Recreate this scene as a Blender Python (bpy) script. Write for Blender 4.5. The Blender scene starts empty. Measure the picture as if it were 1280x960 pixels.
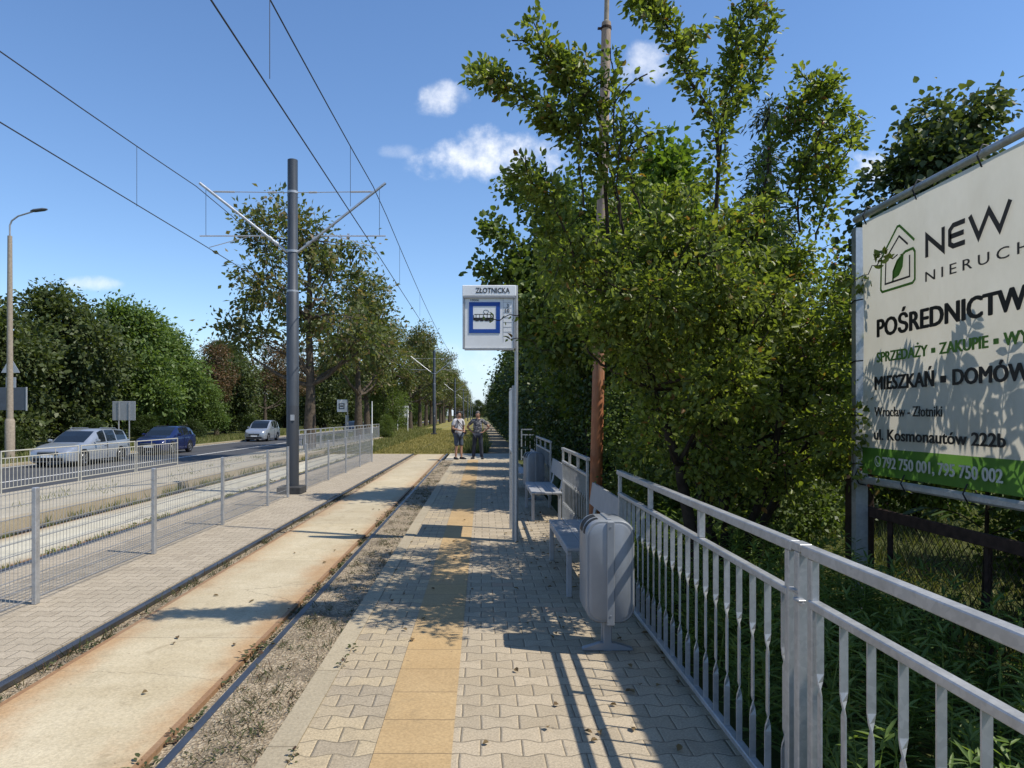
import bpy, math, random
import numpy as np
from mathutils import Vector, Matrix
sc = bpy.context.scene
COL = sc.collection
PI = math.pi
R = math.radians
EYE = 1.6; FX = 870.0; VX = 603.0; VY = 519.0      # eye height and the measured perspective of the place
def at(px, py, Y):                                   # measured position of a point known to stand Y metres ahead
    return Vector(((px - VX) / FX * Y, Y, EYE + (VY - py) / FX * Y))
SUN = Vector((0.645, -0.2, 1.0)).normalized()

# ---------------------------------------------------------------- node helpers
def new_mat(name):
    m = bpy.data.materials.new(name); m.use_nodes = True
    nt = m.node_tree
    b = next(n for n in nt.nodes if n.type == 'BSDF_PRINCIPLED')
    return m, nt, b
def lk(nt, v, s):
    if isinstance(v, bpy.types.NodeSocket): nt.links.new(v, s)
    elif isinstance(v, (tuple, list)):
        s.default_value = tuple(v) + (1.0,) if len(v) == 3 and len(s.default_value) == 4 else tuple(v)
    else: s.default_value = v
def mth(nt, op, a, b=0.0, c=0.0, clamp=False):
    n = nt.nodes.new('ShaderNodeMath'); n.operation = op; n.use_clamp = clamp
    lk(nt, a, n.inputs[0]); lk(nt, b, n.inputs[1]); lk(nt, c, n.inputs[2])
    return n.outputs[0]
def mixc(nt, f, a, b, mode='MIX'):
    n = nt.nodes.new('ShaderNodeMix'); n.data_type = 'RGBA'; n.blend_type = mode
    lk(nt, f, n.inputs[0]); lk(nt, a, n.inputs[6]); lk(nt, b, n.inputs[7])
    return n.outputs[2]
def noise(nt, scale, detail=3.0, rough=0.55, vec=None, dist=0.0):
    n = nt.nodes.new('ShaderNodeTexNoise')
    n.inputs['Scale'].default_value = scale; n.inputs['Detail'].default_value = detail
    n.inputs['Roughness'].default_value = rough; n.inputs['Distortion'].default_value = dist
    if vec is not None: nt.links.new(vec, n.inputs['Vector'])
    return n.outputs['Fac']
def ramp(nt, f, stops):
    n = nt.nodes.new('ShaderNodeValToRGB'); nt.links.new(f, n.inputs[0])
    e = n.color_ramp.elements
    while len(e) < len(stops): e.new(0.5)
    for k, (p, c) in enumerate(stops):
        e[k].position = p; e[k].color = tuple(c) + (1.0,) if len(c) == 3 else c
    return n.outputs[0]
def step(nt, v, lo, hi):
    n = nt.nodes.new('ShaderNodeMapRange'); n.interpolation_type = 'SMOOTHSTEP'
    lk(nt, v, n.inputs[0]); n.inputs[1].default_value = lo; n.inputs[2].default_value = hi
    return n.outputs[0]
def pos(nt):
    g = nt.nodes.new('ShaderNodeNewGeometry')
    s = nt.nodes.new('ShaderNodeSeparateXYZ'); nt.links.new(g.outputs['Position'], s.inputs[0])
    return g.outputs['Position'], s.outputs[0], s.outputs[1], s.outputs[2]
def objco(nt):
    t = nt.nodes.new('ShaderNodeTexCoord'); return t.outputs['Object']
def scaled(nt, v, s):
    n = nt.nodes.new('ShaderNodeVectorMath'); n.operation = 'MULTIPLY'
    nt.links.new(v, n.inputs[0]); n.inputs[1].default_value = s
    return n.outputs[0]
def bump(nt, b, h, strength=0.5, dist=0.01):
    n = nt.nodes.new('ShaderNodeBump'); n.inputs['Strength'].default_value = strength
    n.inputs['Distance'].default_value = dist
    nt.links.new(h, n.inputs['Height']); nt.links.new(n.outputs[0], b.inputs['Normal'])

# ---------------------------------------------------------------- materials
def simple(name, c, rough=0.6, metal=0.0, var=0.12, scale=8.0, spec=0.4, bmp=0.0):
    m, nt, b = new_mat(name)
    o = objco(nt); n = noise(nt, scale, 4.0, 0.6, o)
    lo = tuple(x * (1 - var) for x in c); hi = tuple(min(1, x * (1 + var)) for x in c)
    nt.links.new(ramp(nt, n, [(0.3, lo), (0.7, hi)]), b.inputs['Base Color'])
    b.inputs['Roughness'].default_value = rough; b.inputs['Metallic'].default_value = metal
    b.inputs['Specular IOR Level'].default_value = spec
    if bmp: bump(nt, b, n, bmp, 0.01)
    return m
def galvanised(name, c=0.42, rough=0.45, metal=0.55):
    m, nt, b = new_mat(name)
    o = objco(nt)
    v = nt.nodes.new('ShaderNodeTexVoronoi'); v.inputs['Scale'].default_value = 55.0
    nt.links.new(o, v.inputs['Vector'])
    s = nt.nodes.new('ShaderNodeSeparateColor'); nt.links.new(v.outputs['Color'], s.inputs[0])
    n = noise(nt, 6.0, 5.0, 0.65, o)
    f = mth(nt, 'ADD', mth(nt, 'MULTIPLY_ADD', s.outputs[0], 0.18, .09), mth(nt, 'MULTIPLY', n, 0.65))
    nt.links.new(ramp(nt, f, [(0.25, (c * 0.72, c * 0.75, c * 0.78)), (0.55, (c, c * 1.02, c * 1.04)), (0.8, (c * 1.25, c * 1.26, c * 1.27))]), b.inputs['Base Color'])
    b.inputs['Metallic'].default_value = metal
    nt.links.new(mth(nt, 'MULTIPLY_ADD', n, 0.3, rough - 0.12), b.inputs['Roughness'])
    bump(nt, b, n, 0.08, 0.004)
    return m
MT = {}
MT['galv'] = galvanised('galvanised_steel')
MT['galv_dull'] = galvanised('dull_galvanised_steel', 0.36, 0.55, 0.4)
MT['wire'] = galvanised('galvanised_wire', 0.36, 0.5, 0.5)
MT['alu'] = galvanised('aluminium_profile', 0.5, 0.4, 0.6)
MT['bin'] = simple('bin_grey_paint', (0.25, 0.27, 0.295), 0.42, 0.25, 0.08, 5.0)
MT['bench'] = simple('bench_grey_paint', (0.34, 0.345, 0.355), 0.5, 0.2, 0.1, 7.0)
MT['cable'] = simple('overhead_wire_metal', (0.045, 0.045, 0.05), 0.5, 0.5)
MT['black'] = simple('black_rubber', (0.012, 0.012, 0.013), 0.6)
MT['cream'] = simple('cream_paint', (0.42, 0.405, 0.345), 0.5, 0.0, 0.12, 9.0)
MT['white'] = simple('white_enamel', (0.82, 0.83, 0.82), 0.35, 0.0, 0.05, 5.0)
MT['whitedull'] = simple('sign_back_grey', (0.42, 0.43, 0.44), 0.45, 0.4, 0.08, 6.0)
MT['darkboard'] = simple('dark_board_back', (0.09, 0.105, 0.125), 0.5, 0.2, 0.1, 6.0)
MT['blue'] = simple('sign_blue', (0.012, 0.07, 0.33), 0.4, 0.0, 0.04, 5.0)
MT['ink'] = simple('black_ink', (0.02, 0.02, 0.022), 0.6, 0.0, 0.05)
MT['panel'] = simple('sign_white_panel', (0.80, 0.81, 0.80), 0.4, 0.0, 0.05, 7.0)
MT['concretepost'] = simple('weathered_concrete_post', (0.3, 0.25, 0.19), 0.85, 0.0, 0.2, 12.0, 0.2, 0.3)
MT['footing'] = simple('dark_concrete_footing', (0.05, 0.05, 0.05), 0.9, 0.0, 0.25, 15.0, 0.2, 0.4)
MT['wood'] = simple('rotten_brown_wood', (0.05, 0.033, 0.024), 0.9, 0.0, 0.4, 14.0, 0.2, 0.5)
MT['rust'] = simple('rusty_iron', (0.042, 0.026, 0.02), 0.85, 0.1, 0.45, 18.0, 0.25, 0.3)

m, nt, b = new_mat('pole_grey_paint')               # dark grey tram pole, darker foot section
o = objco(nt); sx = nt.nodes.new('ShaderNodeSeparateXYZ'); nt.links.new(o, sx.inputs[0])
n = noise(nt, 3.0, 4.0, 0.6, scaled(nt, o, (4, 4, 0.7)))
c1 = ramp(nt, n, [(0.3, (0.042, 0.050, 0.060)), (0.7, (0.064, 0.074, 0.087))])
nt.links.new(mixc(nt, step(nt, sx.outputs[2], 1.84, 1.86), (0.045, 0.05, 0.058), c1), b.inputs['Base Color'])
b.inputs['Roughness'].default_value = 0.5; b.inputs['Metallic'].default_value = 0.15
MT['pole'] = m

m, nt, b = new_mat('orange_weathered_pole')         # rust-orange paint below, bare brown grey above
o = objco(nt); sx = nt.nodes.new('ShaderNodeSeparateXYZ'); nt.links.new(o, sx.inputs[0])
n = noise(nt, 3.0, 6.0, 0.7, scaled(nt, o, (9, 9, 1.6)))
fl = noise(nt, 5.0, 6.0, 0.75, scaled(nt, o, (6, 6, 2)))
org = ramp(nt, n, [(0.25, (0.22, 0.075, 0.032)), (0.55, (0.37, 0.135, 0.055)), (0.8, (0.42, 0.19, 0.09))])
brn = ramp(nt, n, [(0.25, (0.17, 0.12, 0.085)), (0.6, (0.33, 0.235, 0.165)), (0.85, (0.42, 0.32, 0.23))])
f = step(nt, mth(nt, 'ADD', sx.outputs[2], mth(nt, 'MULTIPLY', fl, 2.4)), 2.6, 4.6)
c = mixc(nt, f, org, brn)
c = mixc(nt, step(nt, fl, 0.62, 0.70), c, (0.10, 0.06, 0.04))
nt.links.new(c, b.inputs['Base Color']); b.inputs['Roughness'].default_value = 0.7
bump(nt, b, n, 0.25, 0.01)
MT['orange'] = m

def paving(name, base, alt, odd, grime, rows=0.14, blk=0.2):
    """Interlocking dog-bone blocks: every block has its own tint, the joints are sunk."""
    base, alt, odd, grime = (tuple(v * k for v, k in zip(c, (.91, .90, .88))) for c in (base, alt, odd, grime))
    m, nt, b = new_mat(name)
    P, x, y, z = pos(nt)
    wob = noise(nt, 3.5, 2.0, 0.5, P)
    y2 = mth(nt, 'MULTIPLY_ADD', wob, 0.02, y)
    x2 = mth(nt, 'MULTIPLY_ADD', noise(nt, 4.1, 2.0, 0.5, scaled(nt, P, (1, -1, 1))), 0.016, x)
    bi = mth(nt, 'FLOOR', mth(nt, 'DIVIDE', y2, rows))
    u = mth(nt, 'SUBTRACT', mth(nt, 'DIVIDE', x2, blk), mth(nt, 'MULTIPLY', bi, 0.5))
    fr = mth(nt, 'ABSOLUTE', mth(nt, 'SUBTRACT', mth(nt, 'FRACT', mth(nt, 'ADD', u, 0.5)), 0.5))     # 0 at the joint of the row, .5 mid block
    T = mth(nt, 'MULTIPLY', mth(nt, 'SUBTRACT', 0.25, fr), 7.0)
    T = mth(nt, 'MINIMUM', mth(nt, 'MAXIMUM', T, -1.0), 1.0)
    yb = mth(nt, 'MULTIPLY_ADD', T, 0.0125, mth(nt, 'MULTIPLY', mth(nt, 'ADD', bi, 0.5), rows))
    dy = mth(nt, 'SUBTRACT', y2, yb)
    row = mth(nt, 'ADD', bi, mth(nt, 'GREATER_THAN', dy, 0.0))
    u2 = mth(nt, 'SUBTRACT', mth(nt, 'DIVIDE', x2, blk), mth(nt, 'MULTIPLY', row, 0.5))
    fx = mth(nt, 'ABSOLUTE', mth(nt, 'SUBTRACT', mth(nt, 'FRACT', mth(nt, 'ADD', u2, 0.5)), 0.5))
    dx = mth(nt, 'MULTIPLY', fx, blk)
    d = mth(nt, 'MINIMUM', mth(nt, 'ABSOLUTE', dy), dx)
    cx = nt.nodes.new('ShaderNodeCombineXYZ'); nt.links.new(row, cx.inputs[0])
    nt.links.new(mth(nt, 'FLOOR', mth(nt, 'ADD', u2, 0.0)), cx.inputs[1])
    w = nt.nodes.new('ShaderNodeTexWhiteNoise'); nt.links.new(cx.outputs[0], w.inputs['Vector'])
    c = ramp(nt, w.outputs['Value'], [(0.0, base), (0.7, alt), (0.9965, alt), (0.998, odd)])
    n = noise(nt, 1.3, 5.0, 0.65, P); gr = noise(nt, 90.0, 4.0, 0.75, P)
    c = mixc(nt, step(nt, n, 0.4, 0.75), c, grime)
    c = mixc(nt, 0.6, c, ramp(nt, gr, [(0.3, (0.24, 0.23, 0.22)), (0.7, (0.80, 0.78, 0.74))]), 'OVERLAY')
    st = noise(nt, 5.5, 5.0, 0.7, P); c = mixc(nt, mth(nt, 'MULTIPLY', step(nt, st, 0.52, 0.72), 0.35), c, (0.17, 0.14, 0.10))
    sp = noise(nt, 24.0, 2.0, 0.5, P); c = mixc(nt, mth(nt, 'MULTIPLY', step(nt, sp, 0.70, 0.74), 0.4), c, (0.10, 0.085, 0.065))
    jw = mth(nt, 'MULTIPLY_ADD', noise(nt, 2.2, 3.0, 0.6, P), 0.0042, 0.0006)
    j = mth(nt, 'LESS_THAN', d, jw)
    c = mixc(nt, mth(nt, 'MULTIPLY', j, 0.8), c, (0.085, 0.07, 0.05))
    nt.links.new(c, b.inputs['Base Color']); b.inputs['Roughness'].default_value = 0.88
    b.inputs['Specular IOR Level'].default_value = 0.25
    h = mth(nt, 'ADD', mth(nt, 'MULTIPLY', step(nt, d, 0.0, 0.011), 1.0), mth(nt, 'MULTIPLY', gr, 0.25))
    bump(nt, b, h, 0.7, 0.006)
    return m
MT['paving'] = paving('dogbone_paving', (0.35, 0.295, 0.215), (0.44, 0.375, 0.28), (0.40, 0.23, 0.16), (0.37, 0.32, 0.245))
MT['paving_border'] = paving('dogbone_border_paving', (0.31, 0.265, 0.20), (0.445, 0.37, 0.25), (0.42, 0.22, 0.15), (0.37, 0.32, 0.245))
MT['paving_grey'] = paving('grey_dogbone_paving', (0.345, 0.30, 0.235), (0.41, 0.36, 0.285), (0.34, 0.31, 0.27), (0.37, 0.325, 0.255))

def concrete(name, c0, c1, stain=None, ex=None, joints=None):
    c0, c1 = (tuple(v * .9 for v in c) for c in (c0, c1))
    m, nt, b = new_mat(name)
    P, x, y, z = pos(nt)
    n = noise(nt, 0.9, 6.0, 0.7, scaled(nt, P, (1.0, 0.55, 1))); g = noise(nt, 60.0, 4.0, 0.7, P)
    n2 = noise(nt, 4.0, 5.0, 0.7, scaled(nt, P, (0.6, 1.0, 1)))
    c = ramp(nt, mth(nt, 'MULTIPLY_ADD', n2, 0.4, mth(nt, 'MULTIPLY', n, 0.6)), [(0.32, c0), (0.62, c1)])
    if stain:
        e = mth(nt, 'MINIMUM', mth(nt, 'ABSOLUTE', mth(nt, 'SUBTRACT', x, ex[0])), mth(nt, 'ABSOLUTE', mth(nt, 'SUBTRACT', x, ex[1])))
        e = mth(nt, 'SUBTRACT', mth(nt, 'MULTIPLY_ADD', n, 1.15, -0.36), e)
        e = mth(nt, 'MULTIPLY', step(nt, e, -0.12, 0.3), mth(nt, 'SUBTRACT', 1.0, mth(nt, 'MULTIPLY', step(nt, y, 6, 22), 0.6)))
        c = mixc(nt, mth(nt, 'MULTIPLY', e, 0.75), c, stain)
        edge = mth(nt, 'MINIMUM', mth(nt, 'ABSOLUTE', mth(nt, 'SUBTRACT', x, ex[0])), mth(nt, 'ABSOLUTE', mth(nt, 'SUBTRACT', x, ex[1])))
        c = mixc(nt, mth(nt, 'MULTIPLY', mth(nt, 'LESS_THAN', edge, 0.035), 0.7), c, (0.20, 0.10, 0.05))
    if joints:
        f = mth(nt, 'FRACT', mth(nt, 'DIVIDE', mth(nt, 'SUBTRACT', y, joints[1]), joints[0]))
        wn_ = nt.nodes.new('ShaderNodeTexWhiteNoise'); wn_.noise_dimensions = '1D'
        nt.links.new(mth(nt, 'FLOOR', mth(nt, 'DIVIDE', mth(nt, 'SUBTRACT', y, joints[1]), joints[0])), wn_.inputs['W'])
        c = mixc(nt, mth(nt, 'MULTIPLY', wn_.outputs['Value'], 0.22), c, (0.22, 0.19, 0.14))
        c = mixc(nt, mth(nt, 'MULTIPLY', mth(nt, 'LESS_THAN', f, 0.004 / joints[0] * 2), 0.6), c, (0.08, 0.06, 0.04))
    c = mixc(nt, 0.42, c, ramp(nt, g, [(0.3, (0.27, 0.27, 0.27)), (0.7, (0.74, 0.74, 0.74))]), 'OVERLAY')
    st = noise(nt, 2.6, 6.0, 0.75, P, 0.8); c = mixc(nt, mth(nt, 'MULTIPLY', step(nt, st, 0.54, 0.72), 0.4), c, (0.20, 0.155, 0.09))
    ck = nt.nodes.new('ShaderNodeTexVoronoi') ; ck.feature = 'DISTANCE_TO_EDGE'; ck.inputs['Scale'].default_value = 0.55
    wv = nt.nodes.new('ShaderNodeVectorMath'); wv.operation = 'ADD'; nt.links.new(P, wv.inputs[0]); cw = nt.nodes.new('ShaderNodeCombineXYZ'); nt.links.new(mth(nt, 'MULTIPLY', n2, 0.5), cw.inputs[0]); nt.links.new(mth(nt, 'MULTIPLY', n, 0.5), cw.inputs[1]); nt.links.new(cw.outputs[0], wv.inputs[1]); nt.links.new(wv.outputs[0], ck.inputs['Vector'])
    c = mixc(nt, mth(nt, 'MULTIPLY', mth(nt, 'LESS_THAN', ck.outputs['Distance'], 0.002 if stain else -1.0), 0.35), c, (0.10, 0.08, 0.055))
    sp = noise(nt, 22.0, 2.0, 0.5, P)
    c = mixc(nt, mth(nt, 'MULTIPLY', step(nt, sp, 0.70, 0.75), 0.5), c, (0.12, 0.08, 0.05))
    nt.links.new(c, b.inputs['Base Color']); b.inputs['Roughness'].default_value = 0.85
    b.inputs['Specular IOR Level'].default_value = 0.25
    bump(nt, b, mth(nt, 'ADD', g, mth(nt, 'MULTIPLY', n2, 1.5)), 0.35, 0.006)
    return m
MT['slab'] = concrete('cream_track_concrete', (0.43, 0.35, 0.215), (0.585, 0.505, 0.35), (0.35, 0.185, 0.07), (-2.755, -1.605), (2.72, 5.14))
MT['slab_far'] = concrete('pale_far_track_concrete', (0.46, 0.42, 0.31), (0.60, 0.56, 0.44), (0.30, 0.22, 0.12), (-6.40, -5.17), (3.0, 5.0))
MT['kerb'] = concrete('beige_kerb_concrete', (0.35, 0.29, 0.195), (0.44, 0.375, 0.26), None, None, (1.0, 0.35))
MT['crossing'] = concrete('pale_crossing_concrete', (0.46, 0.41, 0.31), (0.60, 0.54, 0.42), None, None, (0.5, 0.1))
MT['farpave'] = concrete('sandy_far_platform', (0.38, 0.34, 0.255), (0.50, 0.44, 0.33), None, None, (0.5, 0.2))
MT['tactile'] = concrete('yellow_tactile_slab', (0.42, 0.28, 0.13), (0.515, 0.36, 0.18), None, None, (0.365, 0.36))

m, nt, b = new_mat('dusty_asphalt')
P, x, y, z = pos(nt)
n = noise(nt, 0.7, 4.0, 0.6, scaled(nt, P, (1, 0.15, 1))); g = noise(nt, 45.0, 3.0, 0.7, P)
c = ramp(nt, n, [(0.3, (0.042, 0.043, 0.046)), (0.7, (0.066, 0.066, 0.068))])
nt.links.new(mixc(nt, 0.4, c, ramp(nt, g, [(0.3, (0.3, 0.3, 0.3)), (0.7, (0.7, 0.7, 0.7))]), 'OVERLAY'), b.inputs['Base Color'])
b.inputs['Roughness'].default_value = 0.75; bump(nt, b, g, 0.3, 0.005)
MT['asphalt'] = m
MT['paint'] = simple('worn_white_road_paint', (0.66, 0.65, 0.61), 0.7, 0.0, 0.2, 6.0)

def ground_mat(name, a, bb, cc, sc1=0.6, fine=40.0, bs=0.7):
    m, nt, b = new_mat(name)
    P, x, y, z = pos(nt)
    n = noise(nt, sc1, 6.0, 0.7, P); g = noise(nt, fine, 4.0, 0.75, P)
    c = ramp(nt, mth(nt, 'MULTIPLY_ADD', g, 0.45, mth(nt, 'MULTIPLY', n, 0.55)), [(0.3, a), (0.52, bb), (0.72, cc)])
    nt.links.new(c, b.inputs['Base Color']); b.inputs['Roughness'].default_value = 0.95
    b.inputs['Specular IOR Level'].default_value = 0.1
    bump(nt, b, g, bs, 0.02)
    return m
MT['soil'] = ground_mat('soil_and_grass', (0.035, 0.045, 0.014), (0.075, 0.085, 0.028), (0.13, 0.115, 0.055))
MT['lawn'] = ground_mat('dry_track_grass', (0.15, 0.14, 0.04), (0.23, 0.20, 0.065), (0.30, 0.25, 0.10), 0.35, 25.0)
MT['verge'] = ground_mat('roadside_grass', (0.05, 0.07, 0.02), (0.10, 0.11, 0.035), (0.19, 0.16, 0.075), 0.5, 20.0)
MT['sandpath'] = ground_mat('trodden_sand', (0.16, 0.13, 0.09), (0.25, 0.21, 0.145), (0.33, 0.28, 0.20), 1.2, 50.0)
m, nt, b = new_mat('sandy_gravel')
P, x, y, z = pos(nt)
v = nt.nodes.new('ShaderNodeTexVoronoi'); v.inputs['Scale'].default_value = 70.0; nt.links.new(P, v.inputs['Vector'])
s_ = nt.nodes.new('ShaderNodeSeparateColor'); nt.links.new(v.outputs['Color'], s_.inputs[0])
n = noise(nt, 2.0, 5.0, 0.7, P)
c = ramp(nt, s_.outputs[0], [(0.0, (0.16, 0.12, 0.075)), (0.5, (0.28, 0.215, 0.135)), (0.9, (0.42, 0.345, 0.24))])
c = mixc(nt, step(nt, n, 0.45, 0.7), c, (0.14, 0.11, 0.07))
nt.links.new(c, b.inputs['Base Color']); b.inputs['Roughness'].default_value = 0.95
bump(nt, b, v.outputs['Distance'], 0.9, 0.012)
MT['gravel'] = m
m, nt, b = new_mat('worn_rail_steel')
P, x, y, z = pos(nt)
n = noise(nt, 12.0, 4.0, 0.6, scaled(nt, P, (1, 0.2, 1)))
nt.links.new(ramp(nt, n, [(0.3, (0.09, 0.095, 0.105)), (0.7, (0.19, 0.195, 0.205))]), b.inputs['Base Color'])
b.inputs['Metallic'].default_value = 0.85; b.inputs['Roughness'].default_value = 0.42
MT['rail'] = m

def leaf_mat(name, stops, trans=0.35, rough=0.5, tcol=None):
    m, nt, b = new_mat(name)
    g = nt.nodes.new('ShaderNodeNewGeometry')
    oi = nt.nodes.new('ShaderNodeObjectInfo')
    f = mth(nt, 'FRACT', mth(nt, 'ADD', g.outputs['Random Per Island'], mth(nt, 'MULTIPLY', oi.outputs['Random'], 0.001)))
    c = ramp(nt, f, stops)
    nt.links.new(c, b.inputs['Base Color']); b.inputs['Roughness'].default_value = rough
    b.inputs['Specular IOR Level'].default_value = 0.35
    t = nt.nodes.new('ShaderNodeBsdfTranslucent')
    nt.links.new(mixc(nt, 1.0, c, tcol or (1.25, 1.3, 0.5), 'MULTIPLY'), t.inputs['Color'])
    mx = nt.nodes.new('ShaderNodeMixShader'); mx.inputs[0].default_value = trans
    out = next(x for x in nt.nodes if x.type == 'OUTPUT_MATERIAL')
    nt.links.new(b.outputs[0], mx.inputs[1]); nt.links.new(t.outputs[0], mx.inputs[2])
    nt.links.new(mx.outputs[0], out.inputs['Surface'])
    return m
MT['leaf_plum'] = leaf_mat('plum_leaf', [(0.0, (0.09, 0.12, 0.026)), (0.5, (0.165, 0.21, 0.045)), (0.96, (0.23, 0.27, 0.068)), (0.99, (0.22, 0.12, 0.04))], 0.54, 0.38)
MT['leaf_maple'] = leaf_mat('maple_leaf', [(0.0, (0.075, 0.125, 0.02)), (0.5, (0.13, 0.20, 0.033)), (1.0, (0.18, 0.25, 0.05))], 0.5)
MT['leaf_dark'] = leaf_mat('dark_shrub_leaf', [(0.0, (0.025, 0.045, 0.013)), (0.6, (0.055, 0.085, 0.023)), (1.0, (0.09, 0.125, 0.035))], 0.32, 0.4)
MT['leaf_conifer'] = leaf_mat('conifer_leaf', [(0.0, (0.03, 0.045, 0.015)), (1.0, (0.07, 0.09, 0.03))], 0.15)
MT['leaf_wood'] = leaf_mat('woodland_leaf', [(0.0, (0.045, 0.065, 0.022)), (0.5, (0.082, 0.108, 0.036)), (1.0, (0.125, 0.152, 0.056))], 0.35)
MT['leaf_robinia'] = leaf_mat('robinia_leaf', [(0.0, (0.075, 0.125, 0.032)), (0.5, (0.12, 0.18, 0.046)), (1.0, (0.165, 0.23, 0.065))], 0.4)
MT['leaf_chestnut'] = leaf_mat('browning_chestnut_leaf', [(0.0, (0.06, 0.085, 0.026)), (0.5, (0.115, 0.14, 0.044)), (0.78, (0.165, 0.17, 0.062)), (0.93, (0.20, 0.155, 0.075)), (1.0, (0.22, 0.15, 0.085))], 0.42)
MT['leaf_brown'] = leaf_mat('rust_brown_leaf', [(0.0, (0.055, 0.055, 0.02)), (0.4, (0.10, 0.07, 0.03)), (1.0, (0.16, 0.085, 0.045))], 0.3)
MT['leaf_bush'] = leaf_mat('garden_bush_leaf', [(0.0, (0.06, 0.095, 0.02)), (0.5, (0.105, 0.15, 0.034)), (1.0, (0.15, 0.20, 0.05))], 0.42)
MT['leaf_weed'] = leaf_mat('goldenrod_leaf', [(0.0, (0.08, 0.135, 0.032)), (0.6, (0.135, 0.205, 0.05)), (1.0, (0.19, 0.26, 0.07))], 0.4)
MT['leaf_sumac'] = leaf_mat('sumac_leaf', [(0.0, (0.04, 0.075, 0.018)), (1.0, (0.09, 0.14, 0.035))], 0.35)
MT['grass_dry'] = leaf_mat('dry_grass_blade', [(0.0, (0.16, 0.155, 0.04)), (0.5, (0.25, 0.22, 0.07)), (1.0, (0.34, 0.28, 0.12))], 0.3, 0.7)
MT['grass_green'] = leaf_mat('green_grass_blade', [(0.0, (0.09, 0.115, 0.03)), (0.6, (0.16, 0.175, 0.05)), (1.0, (0.27, 0.24, 0.11))], 0.3, 0.7)
MT['weed_small'] = leaf_mat('small_weed_leaf', [(0.0, (0.045, 0.06, 0.022)), (0.6, (0.08, 0.09, 0.032)), (0.85, (0.10, 0.055, 0.03)), (1.0, (0.07, 0.04, 0.026))], 0.25, 0.7)
MT['leaf_dry'] = leaf_mat('dry_fallen_leaf', [(0.0, (0.12, 0.075, 0.035)), (1.0, (0.20, 0.14, 0.065))], 0.2, 0.8)
MT['bark'] = simple('grey_brown_bark', (0.085, 0.068, 0.05), 0.95, 0.0, 0.4, 9.0, 0.1, 0.8)
MT['bark_dark'] = simple('dark_bark', (0.04, 0.032, 0.025), 0.95, 0.0, 0.4, 12.0, 0.1, 0.8)
MT['plum'] = simple('reddish_plum_skin', (0.30, 0.10, 0.05), 0.4, 0.0, 0.3, 30.0)

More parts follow.
